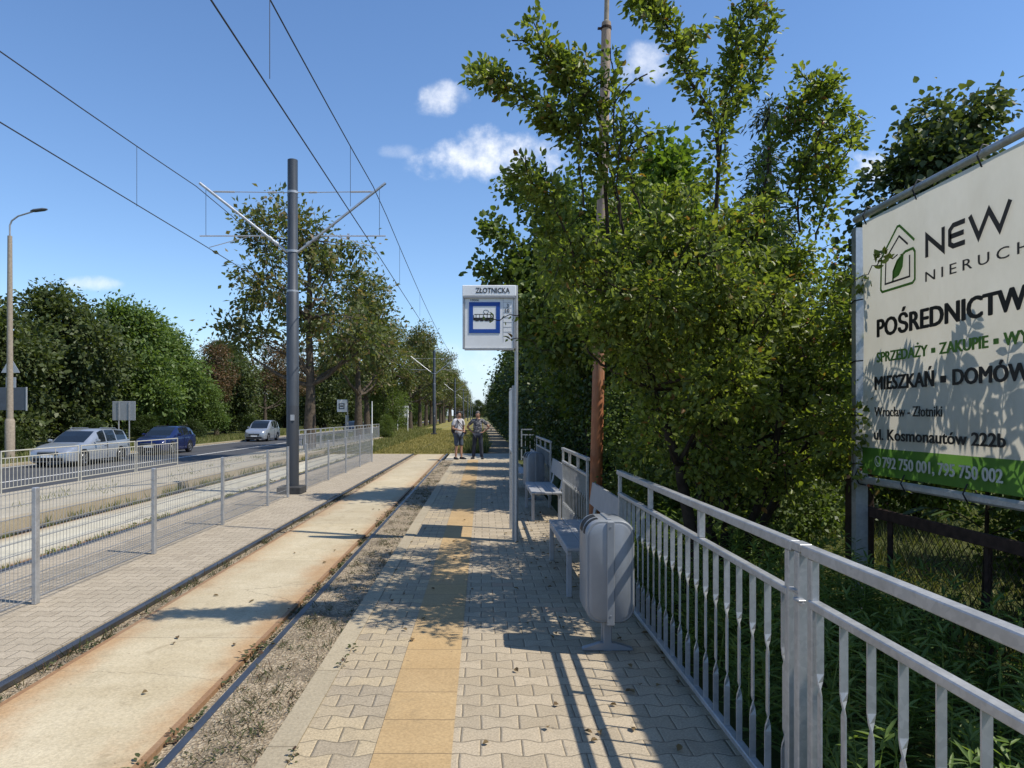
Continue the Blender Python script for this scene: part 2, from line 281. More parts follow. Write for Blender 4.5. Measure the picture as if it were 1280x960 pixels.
# ---------------------------------------------------------------- mesh helpers
class MB:
    def __init__(s): s.v = []; s.f = []; s.mi = []
    def add(s, vs, fs):
        k = len(s.v); s.v.extend([tuple(p) for p in vs]); s.f.extend([tuple(i + k for i in f) for f in fs]); return s
    def box(s, c, d, rz=0.0, M=None):
        x, y, z = d[0] / 2, d[1] / 2, d[2] / 2
        vs = [Vector((a * x, b_ * y, c_ * z)) for c_ in (-1, 1) for a, b_ in ((-1, -1), (1, -1), (1, 1), (-1, 1))]
        T = Matrix.Translation(c) @ (M if M is not None else Matrix.Rotation(rz, 4, 'Z'))
        return s.add([T @ p for p in vs], [(0, 3, 2, 1), (4, 5, 6, 7), (0, 1, 5, 4), (1, 2, 6, 5), (2, 3, 7, 6), (3, 0, 4, 7)])
    def bbox(s, c, d, r=0.005):
        """box with chamfered edges"""
        x, y, z = d[0] / 2, d[1] / 2, d[2] / 2; r = min(r, x * .9, y * .9, z * .9)
        ring = lambda zz, i: [(sx * (x - i), sy * (y - i), zz) for sx, sy in ((-1, -1), (1, -1), (1, 1), (-1, 1))]
        def oct_(zz, i):
            o = []
            a, b_ = x - i, y - i
            for px, py in ((-a + r, -b_), (a - r, -b_), (a, -b_ + r), (a, b_ - r), (a - r, b_), (-a + r, b_), (-a, b_ - r), (-a, -b_ + r)): o.append((px + c[0], py + c[1], zz + c[2]))
            return o
        R4 = [oct_(-z, r * .99), oct_(-z + r, 0), oct_(z - r, 0), oct_(z, r * .99)]
        return s.rings(R4)
    def rings(s, rs, cap=True):
        k = len(s.v); n = len(rs[0])
        for r_ in rs: s.v.extend([tuple(p) for p in r_])
        for a in range(len(rs) - 1):
            for i in range(n):
                j = (i + 1) % n
                s.f.append((k + a * n + i, k + a * n + j, k + (a + 1) * n + j, k + (a + 1) * n + i))
        if cap:
            s.f.append(tuple(k + i for i in reversed(range(n)))); e = k + (len(rs) - 1) * n
            s.f.append(tuple(e + i for i in range(n)))
        return s
    def tube(s, pts, rad, n=8, cap=True):
        pts = [Vector(p) for p in pts]; L = len(pts)
        if not hasattr(rad, '__len__'): rad = [rad] * L
        rs = []; prev = None
        for i, p in enumerate(pts):
            d = (pts[min(i + 1, L - 1)] - pts[max(i - 1, 0)]).normalized()
            if prev is None:
                u = d.orthogonal().normalized()
                if abs(d.z) > .9: u = Vector((1, 0, 0)); u = (u - d * u.dot(d)).normalized()
                elif n == 4: u = (Vector((0, 0, 1)) - d * d.z).normalized(); u = (u + d.cross(u)).normalized()
            else: u = (prev - d * prev.dot(d)).normalized()
            prev = u; w = d.cross(u)
            rs.append([p + (u * math.cos(2 * PI * k / n) + w * math.sin(2 * PI * k / n)) * rad[i] for k in range(n)])
        return s.rings(rs, cap)
    def lathe(s, prof, n=20, T=None):
        T = T or Matrix()
        return s.rings([[T @ Vector((r * math.cos(2 * PI * k / n), r * math.sin(2 * PI * k / n), z)) for k in range(n)] for r, z in prof])
    def prism(s, poly, T, t):
        """2-D outline (counter-clockwise) extruded by t along local z, placed with T"""
        n = len(poly)
        a = [T @ Vector((p[0], p[1], 0)) for p in poly]; b_ = [T @ Vector((p[0], p[1], t)) for p in poly]
        k = len(s.v); s.v.extend([tuple(p) for p in a + b_])
        s.f.append(tuple(k + i for i in reversed(range(n)))); s.f.append(tuple(k + n + i for i in range(n)))
        for i in range(n):
            j = (i + 1) % n; s.f.append((k + i, k + j, k + n + j, k + n + i))
        return s
    def stroke(s, pts, w, T, t=0.002, closed=False):
        """a band of width w along a 2-D polyline, as a thin slab"""
        n = len(pts); P = [Vector((p[0], p[1])) for p in pts]; L, Rr = [], []
        for i in range(n):
            a = P[i - 1] if (i > 0 or closed) else None; c = P[(i + 1) % n] if (i < n - 1 or closed) else None
            d1 = (P[i] - a).normalized() if a is not None else None; d2 = (c - P[i]).normalized() if c is not None else None
            d1 = d1 or d2; d2 = d2 or d1
            n1 = Vector((-d1.y, d1.x)); n2 = Vector((-d2.y, d2.x)); m_ = (n1 + n2)
            m_ = m_.normalized() if m_.length > 1e-6 else n1
            q = w / 2 / max(.45, m_.dot(n1)); L.append(P[i] + m_ * q); Rr.append(P[i] - m_ * q)
        k = len(s.v)
        for zz in (0, t):
            for A in (Rr, L): s.v.extend([tuple(T @ Vector((p.x, p.y, zz))) for p in A])
        for i in range(n if closed else n - 1):
            j = (i + 1) % n
            r0, l0, r1, l1 = k + i, k + n + i, k + 2 * n + i, k + 3 * n + i
            r0b, l0b, r1b, l1b = k + j, k + n + j, k + 2 * n + j, k + 3 * n + j
            s.f += [(r1, r1b, l1b, l1), (r0, l0, l0b, r0b), (r0, r0b, r1b, r1), (l0, l1, l1b, l0b)]
        if not closed:
            s.f += [(k, k + 2 * n, k + 3 * n, k + n), (k + n - 1, k + 2 * n - 1, k + 4 * n - 1, k + 3 * n - 1)]
        return s
    def mesh(s, name, off=None):
        me = bpy.data.meshes.new(name)
        v = s.v if off is None else [(p[0] - off[0], p[1] - off[1], p[2] - off[2]) for p in s.v]
        me.from_pydata(v, [], s.f); me.update(); return me
def smooth(me, ang=40):
    me.polygons.foreach_set('use_smooth', [True] * len(me.polygons)); me.set_sharp_from_angle(angle=R(ang))
def link(name, me, mat, parent=None, sm=None):
    if sm: smooth(me, sm)
    if mat is not None and not me.materials: me.materials.append(MT[mat] if isinstance(mat, str) else mat)
    o = bpy.data.objects.new(name, me); COL.objects.link(o)
    if parent is not None: o.parent = parent
    return o
def part(parent, name, mb, mat, sm=None, world=True):
    """a mesh part; world=True means its corners were given in world space and the (unrotated) thing stands at parent.location"""
    return link(name, mb.mesh(name, parent.location if world else None), mat, parent, sm)
def sub(pt, name, mb, mat, sm=None, world=True):
    """a sub-part of a part, corners in the same space as the part's own thing"""
    return link(name, mb.mesh(name, pt.parent.location if world else None), mat, pt, sm)
def tag(o, label, cat, group=None, kind=None):
    o['label'] = label
    if cat: o['category'] = cat
    if group: o['group'] = group
    if kind: o['kind'] = kind
    return o
def thing(name, label, cat, loc=(0, 0, 0), rz=0.0, group=None):
    o = bpy.data.objects.new(name, None); COL.objects.link(o); o.empty_display_size = 0.2
    o.location = loc; o.rotation_euler = (0, 0, rz)
    return tag(o, label, cat, group)
def struct(name, mb, mat, label=None, sm=None):
    o = link(name, mb.mesh(name), mat, None, sm); o['kind'] = 'structure'
    return o
def copy_tree(o, parent=None):
    c = o.copy(); COL.objects.link(c)
    if parent is not None: c.parent = parent
    for ch in list(o.children): copy_tree(ch, c)
    return c
def text_mesh(txt, size, bold=0.0, fat=0.0, spacing=1.0, extrude=0.001, width=None, height=None):
    """lettering as a mesh in local x/y, left-bottom at the origin, fitted to width/height when given"""
    cu = bpy.data.curves.new('lettering', 'FONT'); cu.body = txt; cu.size = size; cu.offset = bold
    cu.space_character = spacing; cu.extrude = extrude; cu.resolution_u = 3
    o = bpy.data.objects.new('lettering', cu); COL.objects.link(o)
    dg = bpy.context.evaluated_depsgraph_get(); dg.update()
    me = bpy.data.meshes.new_from_object(o.evaluated_get(dg)); bpy.data.objects.remove(o)
    n = len(me.vertices); a = np.empty(n * 3, 'f'); me.vertices.foreach_get('co', a); a = a.reshape(-1, 3)
    mn, mx = a.min(0), a.max(0)
    if width: a[:, 0] = (a[:, 0] - mn[0]) * width / (mx[0] - mn[0])
    if height: a[:, 1] *= height / (0.73 * size) if height > 0 else 1
    me.vertices.foreach_set('co', a.ravel()); me.update()
    if fat:                                              # heavier strokes: the same print laid down again a little to each side
        fs = [tuple(p.vertices) for p in me.polygons]; V, F = [], []
        for q, (dx, dy) in enumerate(((0, 0), (-1, 0), (1, 0), (-.5, .6), (.5, .6), (-.5, -.6), (.5, -.6))):
            F += [tuple(i + q * n for i in f) for f in fs]; V += [(p[0] + dx * fat, p[1] + dy * fat * .6, p[2] + q * .00015) for p in a]
        me = bpy.data.meshes.new('lettering'); me.from_pydata(V, [], F); me.update()
    me.name = 'lettering'
    me.materials.clear()
    return me
def text_part(parent, txt, T, mat, name='lettering', world=True, **kw):
    me = text_mesh(txt, **kw)
    if world and parent is not None:
        root = parent
        off = root.location if root.type == 'EMPTY' else root.parent.location
        T = Matrix.Translation(-off) @ T
    me.transform(T)
    return link(name, me, mat, parent)
# ---------------------------------------------------------------- foliage
def unit(a): return a / np.maximum(np.linalg.norm(a, axis=-1, keepdims=True), 1e-9)
def np_mesh(name, V, F):
    """V (n,3), F (m,4) quads"""
    me = bpy.data.meshes.new(name); n, m_ = len(V), len(F)
    me.vertices.add(n); me.vertices.foreach_set('co', np.ascontiguousarray(V, 'f').ravel())
    me.loops.add(m_ * 4); me.loops.foreach_set('vertex_index', np.ascontiguousarray(F, 'i').ravel())
    me.polygons.add(m_); me.polygons.foreach_set('loop_start', np.arange(0, m_ * 4, 4, dtype='i'))
    me.update(calc_edges=True); return me
def leaves(rng, P, D, Nn, L, W, fold=0.25, six=False):
    """one folded leaf per row: P base, D direction, Nn upward normal"""
    n = len(P); D = unit(D); S = unit(np.cross(D, Nn)); U = np.cross(S, D)
    L = np.broadcast_to(np.asarray(L, float), (n,))[:, None]; W = np.broadcast_to(np.asarray(W, float), (n,))[:, None]
    if six:
        curl = U * L * rng.uniform(-.12, .02, (n, 1))
        V = np.stack([P, P + D * L * .32 + S * W * .5 + U * W * fold, P + D * L * .7 + S * W * .4 + U * W * fold + curl * .5, P + D * L + curl,
                      P + D * L * .32 - S * W * .5 + U * W * fold, P + D * L * .7 - S * W * .4 + U * W * fold + curl * .5], 1)
        b0 = np.arange(n)[:, None] * 6
        F = np.concatenate([b0 + np.array([[0, 1, 2, 3]]), b0 + np.array([[0, 3, 5, 4]])], 0)
        return V.reshape(-1, 3), F
    V = np.stack([P, P + D * L * .45 + S * W * .5 + U * W * fold, P + D * L, P + D * L * .45 - S * W * .5 + U * W * fold], 1)
    return V.reshape(-1, 3), np.arange(n * 4).reshape(-1, 4)
def join(parts):
    V, F, k = [], [], 0
    for v, f in parts: V.append(v); F.append(f + k); k += len(v)
    return np.concatenate(V), np.concatenate(F)
def curve(a, b, rng, n=6, bow=0.12, sag=0.0):
    a, b = np.array(a, float), np.array(b, float); L = np.linalg.norm(b - a)
    off = rng.normal(0, bow * L * .5, 3); t = np.linspace(0, 1, n)[:, None]
    p = a + (b - a) * t + off * np.sin(t * PI) ; p[:, 2] += (sag * L * np.sin(t * PI))[:, 0]
    p[1:-1] += rng.normal(0, .012 * L, (n - 2, 3)); return p
def lump_points(rng, c, r, n, shell=0.55, lobes=7, amp=0.28):
    """points in an uneven ellipsoid, more of them near its surface"""
    d = unit(rng.normal(size=(n, 3))); ld = unit(rng.normal(size=(lobes, 3)))
    g = np.max(np.exp(-((1 - d @ ld.T) / .18)), 1)
    rad = (1 - amp * .6 + amp * g) * (shell + (1 - shell) * rng.uniform(0, 1, n) ** .6)
    return np.array(c) + d * rad[:, None] * np.array(r)
def leaf_cloud(rng, axis, n, sig, L, W, out=None, droop=.25, six=False, along=(.25, 1.0), up=.55):
    """leaves round a list of twig polylines: axis (k, m, 3)"""
    A = np.asarray(axis); k, m_, _ = A.shape
    i = rng.integers(0, k, n); t = rng.uniform(along[0], along[1], n) * (m_ - 1); j = np.minimum(t.astype(int), m_ - 2); fr = (t - j)[:, None]
    p = A[i, j] * (1 - fr) + A[i, j + 1] * fr
    tw = unit(A[i, j + 1] - A[i, j])
    off = rng.normal(0, 1, (n, 3)); off -= tw * np.sum(off * tw, 1, keepdims=True) * .5
    s = sig if np.isscalar(sig) else sig[i][:, None]
    p = p + off * s * np.array([1, 1, .75])
    D = unit(unit(off) * .8 + tw * .6 + rng.normal(0, .5, (n, 3)) + np.array([0, 0, -droop]))
    Nn = rng.normal(0, .75, (n, 3)) + np.array([0, 0, up])
    if out is not None: Nn = Nn + unit(p - np.array(out)) * .45
    sz = rng.uniform(.45, 1.3, n)
    return leaves(rng, p, D, Nn, L * sz, W * sz, six=six)
def build_tree(parent, seed, trunk, crowns, nlimb, ntwig, nleaf, leaf, lmat, bark='bark', r0=.2, sig=.25, six=False, shoots=(), shell=.5, amp=.3, droop=.25, limb_from=.35, sprays=None):
    """trunk: polyline; crowns: [(centre, radii, weight)]; shoots: polylines that carry a sleeve of leaves"""
    rng = np.random.default_rng(seed)
    mb = MB(); trunk = np.array(trunk, float); nt = len(trunk)
    tr = r0 * (1 - .75 * np.linspace(0, 1, nt)); tr[0] *= 1.25
    mb.tube(trunk, list(tr), 9)
    nodes = [p for p in trunk[int(nt * limb_from):]]; nr = [r_ for r_ in tr[int(nt * limb_from):]]
    wsum = sum(c[2] for c in crowns); twigs = []
    for c, r_, w in crowns:
        for q in lump_points(rng, c, np.array(r_) * .72, max(2, int(nlimb * w / wsum)), .6, 5, .2):
            N_ = np.array(nodes[:max(2, nt - int(nt * limb_from))]); dist = np.linalg.norm(N_ - q, axis=1) + 1.6 * np.maximum(0, N_[:, 2] - q[2] + .25 * np.linalg.norm((N_ - q)[:, :2], axis=1))
            k = int(np.argmin(dist)); p = curve(N_[k], q, rng, 7, .16)
            rr = np.linspace(nr[k] * .55, r0 * .07, 7); mb.tube(p, list(rr), 6, False)
            for a, b_ in zip(p[2:], rr[2:]): nodes.append(a); nr.append(b_)
    NA = np.array(nodes)
    for c, r_, w in crowns:
        q = lump_points(rng, c, r_, int(ntwig * w / wsum), shell, 8, amp)
        for e in q:
            k = int(np.argmin(np.linalg.norm(NA - e, axis=1))); p = curve(NA[k], e, rng, 5, .18, .05)
            twigs.append(p); mb.tube(p, list(np.linspace(min(nr[k] * .6, r0 * .09), r0 * .012 + .002, 5)), 4, False)
    cc = np.array(crowns[0][0]); shoots = list(shoots)
    if sprays:                                             # leafy shoots that break the outline of the crown
        ws = np.array([c[2] for c in crowns]); ws = ws / ws.sum()
        for _ in range(sprays[0]):
            c, r_, w = crowns[rng.choice(len(crowns), p=ws)]; d = unit(rng.normal(size=3) + np.array([0, 0, .5])); a = np.array(c) + d * np.array(r_) * .6
            g = unit(d * .8 + np.array([0, 0, .4]) + rng.normal(0, .25, 3)); L_ = sprays[1] * rng.uniform(.6, 1.3)
            if a[0] < a[1] * .11: continue
            shoots.append(([a, a + g * L_ * .5 + np.array([0, 0, .02]), a + g * L_ + d * .08 - np.array([0, 0, .04])], sprays[2], sprays[3], r0 * .1))
    sg = rng.uniform(.45, 1.5, len(twigs)) * sig
    parts = [leaf_cloud(rng, twigs, nleaf, sg, leaf[0], leaf[1], cc, droop, six)]
    for pl, rad, cnt, thick in shoots:
        pl = np.array([tuple(p) for p in pl], float); t = np.linspace(0, len(pl) - 1, 14); j = np.minimum(t.astype(int), len(pl) - 2); f = (t - j)[:, None]
        p = pl[j] * (1 - f) + pl[j + 1] * f; p[1:-1] += rng.normal(0, .012, (12, 3))
        mb.tube(p, list(np.linspace(thick, .004, 14)), 5, False)
        sp = [p]
        for _ in range(5 if cnt > 150 else 1):                                     # short spurs
            k = rng.integers(4, 12); e = p[k] + unit(rng.normal(size=3) + (p[k + 1] - p[k]) * 6 + np.array([0, 0, .5])) * (rng.uniform(.12, .38) if cnt > 150 else .08)
            q = curve(p[k], e, rng, 14, .1); mb.tube(q[::3], [.005 if cnt > 150 else .002] * len(q[::3]), 4, False); sp.append(q)
        parts.append(leaf_cloud(rng, [p], int(cnt * .7), rad, leaf[0], leaf[1], None, .3, six, (.12, 1.0)))
        parts.append(leaf_cloud(rng, sp[1:], int(cnt * .3), rad * .6, leaf[0], leaf[1], None, .3, six, (.1, 1.0)))
    V, F = join(parts)
    off = np.array(parent.location)
    tm = mb.mesh('trunk', parent.location); smooth(tm, 60)
    t = link('trunk', tm, bark, parent)
    c = link('crown', np_mesh('crown', V - off, F), lmat, parent)
    return t, c
def tuft_field(name, seed, n, area, h, w, mat, lean=.45, z=0.0, clump=None, z_fn=None):
    """grass blades as thin folded quads: area (x0, x1, y0, y1)"""
    rng = np.random.default_rng(seed)
    if clump:
        cx = rng.uniform(area[0], area[1], clump[0]); cy = area[2] + (area[3] - area[2]) * rng.uniform(0, 1, clump[0]) ** clump[2]
        i = rng.integers(0, clump[0], n); x = cx[i] + rng.normal(0, clump[1], n); y = cy[i] + rng.normal(0, clump[1], n)
        ok = (x > area[0]) & (x < area[1]); x, y = x[ok], y[ok]; n = len(x)
    else: x = rng.uniform(area[0], area[1], n); y = area[2] + (area[3] - area[2]) * rng.uniform(0, 1, n) ** 1.5
    zz = np.full(n, z) if z_fn is None else z_fn(x, y)
    P = np.stack([x, y, zz], 1); D = rng.normal(0, lean, (n, 3)); D[:, 2] = 1
    s = rng.uniform(.5, 1.25, n)
    return leaves(rng, P, D, rng.normal(size=(n, 3)) * np.array([1, 1, .2]), h * s, w * s, .1)
def stuff(name, VF, mat, label):
    o = link(name, np_mesh(name, *VF), mat); return tag(o, label, None, None, 'stuff')
# ================================================================ THE SETTING
def sheet(x0, x1, y0, y1, z, ny=1):
    mb = MB(); return mb.add([(x0, y0, z), (x1, y0, z), (x1, y1, z), (x0, y1, z)], [(0, 1, 2, 3)])
def slab(x0, x1, y0, y1, z0, z1):
    return MB().box(((x0 + x1) / 2, (y0 + y1) / 2, (z0 + z1) / 2), (x1 - x0, y1 - y0, z1 - z0))
prof = [(-1800, -.56), (-20, -.56), (-12.4, -.62), (-6.95, -.17), (1.24, -.17), (1.26, -.05), (1.7, -.06), (3.5, -.10), (30, -.1), (1800, -.1)]
g = MB()
ys = [-60, 5, 30, 80, 300, 2600]
g.v = [(x, y, z) for y in ys for x, z in prof]; n_ = len(prof)
g.f = [(j * n_ + i, j * n_ + i + 1, (j + 1) * n_ + i + 1, (j + 1) * n_ + i) for j in range(len(ys) - 1) for i in range(n_ - 1)]
struct('ground', g, 'soil')
struct('road', sheet(-19.4, -12.38, -60, 700, -.5), 'asphalt')
lm = MB()
lm.add([(-15.05, -20, -.496), (-14.91, -20, -.496), (-14.91, 500, -.496), (-15.05, 500, -.496)], [(0, 1, 2, 3)])
lm.add([(-19.15, -20, -.496), (-19.03, -20, -.496), (-19.03, 500, -.496), (-19.15, 500, -.496)], [(0, 1, 2, 3)])
struct('lane_markings', lm, 'paint')
struct('road_kerb', slab(-19.62, -19.4, -60, 500, -.6, -.40), 'kerb')
struct('roadside_verge', sheet(-40, -19.62, -60, 700, -.42), 'verge')
fp = MB()                                            # far platform, falling towards the road, its edge facing the track
for y0, y1 in ((-20, 26), (26, 47)):
    x1 = -12.3 if y0 < 0 else -12.3
    fp.add([(-6.9, y0, .10), (-6.9, y1, .10), (x1, y1, -.40), (x1, y0, -.40), (-6.9, y0, -.2), (-6.9, y1, -.2), (x1, y0, -.6), (x1, y1, -.6)],
           [(0, 1, 2, 3), (0, 4, 5, 1), (3, 2, 7, 6)] + ([(1, 5, 7, 2)] if y0 > 0 else []))
struct('far_platform', fp, 'farpave')
struct('far_platform_kerb', slab(-6.9, -6.72, -20, 47, -.22, .12), 'kerb')
struct('paving_platform', slab(-.515, 1.23, -8, 25, -.2, 0), 'paving')
bp = slab(-.895, -.517, -8, 25, -.2, -.002)
struct('paving_border', bp, 'paving_border')
struct('tactile_paving_strip', sheet(-.515, -.145, -8, 25, .004), 'tactile')
struct('platform_kerb', slab(-1.035, -.897, -8, 25, -.2, .003), 'kerb')
struct('crossing_path', slab(-1.35, 1.3, 25.004, 29.2, -.2, -.006), 'crossing')
struct('gravel_strip', sheet(-1.52, -1.0, -8, 25, -.03), 'gravel')
struct('rail_bed', sheet(-2.99, -1.47, -8, 29.4, -.075), 'gravel')
struct('track_slab', slab(-2.755, -1.605, -8, 29.4, -.2, -.045), 'slab')
struct('paving_between_tracks', slab(-4.975, -2.985, -8, 29.4, -.2, -.035), 'paving_grey')
struct('far_rail_bed', sheet(-6.72, -4.975, -8, 29.4, -.09), 'gravel')
struct('far_track_slab', slab(-6.40, -5.17, -8, 29.4, -.2, -.045), 'slab_far')
struct('grass_track', slab(-6.9, .15, 29.4, 420, -.2, -.035), 'lawn')
struct('grass_bank', slab(-12.2, -6.9, 47.1, 420, -.6, -.06), 'lawn')
struct('sand_path', sheet(.15, 1.5, 29.2, 200, -.02), 'sandpath')
def rail(x):
    sec = [(-.029, 0), (-.029, -.03), (-.012, -.045), (-.012, -.12), (.012, -.12), (.012, -.045), (.029, -.03), (.029, 0), (.022, .006), (-.022, .006)]
    mb = MB(); mb.rings([[(x + p[0], y, -.034 + p[1]) for p in sec] for y in (-8, 420)])
    o = struct('tram_rail', mb, 'rail'); return o
for x in (-2.925, -1.49, -6.49, -5.06): rail(x)

# ================================================================ STOP FURNITURE ON THE PLATFORM
def twisted_bar(mb, x, y, z0, z1, w=.027, t=.006, z_lo=None, z_hi=None):
    """flat bar, broad across the railing at both ends and turned by a quarter in between"""
    zl = z0 + .19 if z_lo is None else z_lo; zh = z1 - .22 if z_hi is None else z_hi
    st = [(z0, 0), (zl, 0), (zl + .03, 30), (zl + .055, 62), (zl + .08, 90), (zh - .08, 90), (zh - .055, 62), (zh - .03, 30), (zh, 0), (z1, 0)]
    rs = []
    for z, a in st:
        c, s_ = math.cos(R(a)), math.sin(R(a))
        rs.append([(x + px * c - py * s_, y + px * s_ + py * c, z) for px, py in ((-w / 2, -t / 2), (w / 2, -t / 2), (w / 2, t / 2), (-w / 2, t / 2))])
    mb.rings(rs)
def railing(label, x, y0, y1, nb, stubs, group, big_post=None, extra=None):
    t = thing('platform_railing', label, 'railing', (x, y0, 0), 0, group)
    for z, nm, w in ((1.10, 'top_rail', .045), (.915, 'middle_rail', .04), (.065, 'bottom_rail', .04)):
        part(t, nm, MB().bbox((x, (y0 + y1) / 2, z), (w, y1 - y0 - (.0 if z > 1 else .09), .04 if z > 1 else .03), .004), 'galv')
    for y in (y0 + .05, y1 - .05):
        part(t, 'post', MB().bbox((x, y, .539), (.03, .036, 1.08), .004), 'galv')
    for i in range(stubs):
        y = y0 + (y1 - y0) * (i + 1) / (stubs + 1)
        part(t, 'stub', MB().bbox((x, y, 1.005), (.034, .034, .148), .003), 'galv')
    for i in range(nb):
        y = y0 + .10 + (y1 - y0 - .20) * i / (nb - 1)
        mb = MB(); twisted_bar(mb, x, y, .08, .90); part(t, 'bar', mb, 'galv')
    return t
GR = 'galvanised platform railings with twisted bars'
ra = railing('long galvanised railing running from the grey litter bin to the double post', 1.2, 2.665, 6.12, 21, 2, GR)
rb = railing('galvanised railing beneath the estate agent banner, its end beside the square post', 1.2, -.9, 2.575, 21, 2, GR)
rc = railing('short galvanised railing section in front of the orange pole, between two benches', 1.2, 7.9, 10.4, 17, 2, GR)
rd = railing('galvanised railing section behind the most distant bench', 1.27, 12.9, 16.3, 22, 2, GR)
t = thing('railing_post', 'square galvanised steel post clamped between the two nearest railings', 'post', (1.2, 2.62, 0))
part(t, 'shaft', MB().bbox((1.2, 2.62, .545), (.040, .040, 1.09), .004), 'galv')
part(t, 'cap', MB().bbox((1.2, 2.62, 1.106), (.047, .080, .030), .002), 'galv')
for y, z in ((2.64, .93), (2.60, .90)): part(t, 'clamp_bolt', MB().tube([(1.185, y - .035, z), (1.185, y + .04, z)], .007, 6).bbox((1.185, y, z + .012), (.03, .05, .006), .002), 'galv')
t = thing('cross_railing', 'plain galvanised railing across the far end of the platform before the dark shrubs', 'railing', (1.38, 24.9, 0))
for z, nm in ((1.09, 'top_rail'), (.9, 'middle_rail'), (.1, 'bottom_rail')): part(t, nm, MB().box((2.7, 24.9, z), (2.64, .04, .04)), 'galv')
for x in (1.4, 2.7, 4.0): part(t, 'post', MB().box((x, 24.9, .53), (.045, .045, 1.06)), 'galv')
for i in range(15): part(t, 'bar', MB().box((1.54 + i * .165, 24.9, .5), (.016, .016, .77)), 'galv')

def make_bench(label, loc):
    t = thing('platform_bench', label, 'bench', loc, 0, 'grey metal benches along the railing')
    L = 1.66                                           # local: y along the bench, front at -x
    for i, x in enumerate((-.30, -.145, .01)):
        part(t, 'seat_plank', MB().bbox((x, L / 2, .425), (.151, L, .035), .006), 'bench', None, False)
    part(t, 'seat_frame', MB().bbox((-.35, L / 2, .385), (.04, L - .06, .04), .004).bbox((.05, L / 2, .385), (.04, L - .06, .04), .004), 'bench', None, False)
    for x in (-.35, .05):
        for y in (.06, L - .06): part(t, 'leg', MB().bbox((x, y, .202), (.045, .045, .404), .004), 'bench', None, False)
    bm_ = Matrix.Rotation(R(8), 4, 'Y')
    bk = MB(); p = [(-.12, 0), (.12, 0), (.12, L), (-.12, L)]
    T = Matrix.Translation((.105, 0, .735)) @ bm_
    mb = MB(); mb.box((0, 0, 0), (.03, L, .235)); mb.v = [tuple(T @ Vector((a, b_ + L / 2, c))) for a, b_, c in mb.v]
    part(t, 'backrest', mb, 'bench', None, False)
    for y in (.2, L - .2): part(t, 'bracket', MB().tube([(.05, y, .40), (.095, y, .5), (.115, y, .62), (.135, y, .8)], .02, 4), 'bench', None, False)
    return t
b1 = make_bench('grey metal bench directly behind the front litter bin, in the gap between two railings', (1.115, 6.08, 0))
b2 = copy_tree(b1); b2.location = (1.115, 10.45, 0); b2['label'] = 'grey metal bench just past the short railing section by the orange pole'
b3 = copy_tree(b1); b3.location = (.97, 13.9, 0); b3['label'] = 'most distant grey bench, its tilted backrest showing beyond the far litter bin'

def rrect(w, h, r, n=7, cx=0, cz=0):
    o = []
    for k, (sx, sz) in enumerate(((1, -1), (1, 1), (-1, 1), (-1, -1))):
        for i in range(n):
            a = R(-90 + 90 * k + 90 * i / (n - 1)); o.append((cx + sx * (w / 2 - r) + r * math.cos(a), cz + sz * (h / 2 - r) + r * math.sin(a)))
    return o
XZ = Matrix(((1, 0, 0, 0), (0, 0, 1, 0), (0, 1, 0, 0), (0, 0, 0, 1)))      # local (x, y) -> world (x, z), extrude along +y
def xz(x, y, z): return Matrix.Translation((x, y, z)) @ XZ
def make_bin(label, loc, rz):
    t = thing('litter_bin', label, 'litter bin', loc, rz, 'grey litter bins of the stop')
    w, h, d, zc = .325, .685, .31, .560
    mb = MB(); o1 = rrect(w, h, .10); o2 = rrect(w - .02, h - .02, .09)
    mb.rings([[(x, y, zc + z) for x, z in o] for o, y in ((o2, -d / 2), (o1, -d / 2 + .012), (o1, d / 2 - .012), (o2, d / 2))])
    part(t, 'body', mb, 'bin', 50, False)
    mb = MB(); o3 = rrect(w - .045, h - .045, .085); o4 = rrect(w - .06, h - .06, .08)
    mb.rings([[(x, y, zc + z) for x, z in o] for o, y in ((o4, -d / 2 - .010), (o3, -d / 2 - .006), (o3, -d / 2 + .002))])
    part(t, 'front_plate', mb, 'bin', 40, False)
    part(t, 'centre_strip', MB().bbox((.0, -d / 2 - .014, .55), (.05, .012, .69), .004), 'bin', None, False)
    for z in (.86, .27): part(t, 'rivet', MB().lathe([(.006, 0), (.006, .003), (.0, .004)], 8, Matrix.Translation((0, -d / 2 - .020, z)) @ Matrix.Rotation(R(90), 4, 'X')), 'bin', None, False)
    for k in range(2):                                   # the two throw-in slots curve over the left shoulder
        y0, y1 = (-d / 2 + .05, -d / 2 + .115) if k == 0 else (-d / 2 + .16, -d / 2 + .26)
        mb = MB(); rs = []
        for i in range(8):
            a = R(96 + 84 * i / 7); c, s_ = math.cos(a), math.sin(a); cx, cz = -w / 2 + .10, zc + h / 2 - .10
            rs.append([(cx + r_ * c, y, cz + r_ * s_) for r_, y in ((.097, y0), (.1022, y0), (.1022, y1), (.097, y1))])
        mb.rings(rs); part(t, 'slot', mb, 'black', None, False)
    part(t, 'hood_rim', MB().bbox((-.005, -.0, zc + h / 2 + .003), (.03, d - .03, .012), .003), 'bin', None, False)
    part(t, 'pedestal', MB().bbox((0, -.04, .12), (.055, .05, .24), .004).bbox((0, .08, .12), (.04, .04, .24), .004), 'bin', None, False)
    mb = MB(); mb.prism([(-.17, .006), (.17, .006), (.17, .018), (.05, .055), (-.05, .055), (-.17, .018)], xz(0, -.065, 0), .05)
    part(t, 'foot', mb, 'bin', None, False)
    return t
n1 = make_bin('grey rounded litter bin at the near end of the front bench', (.85, 4.78, 0), 0)
n2 = copy_tree(n1); n2.location = (.97, 13.15, 0); n2.rotation_euler = (0, 0, R(14)); n2['label'] = 'farther grey litter bin, turned askew beyond the second bench'

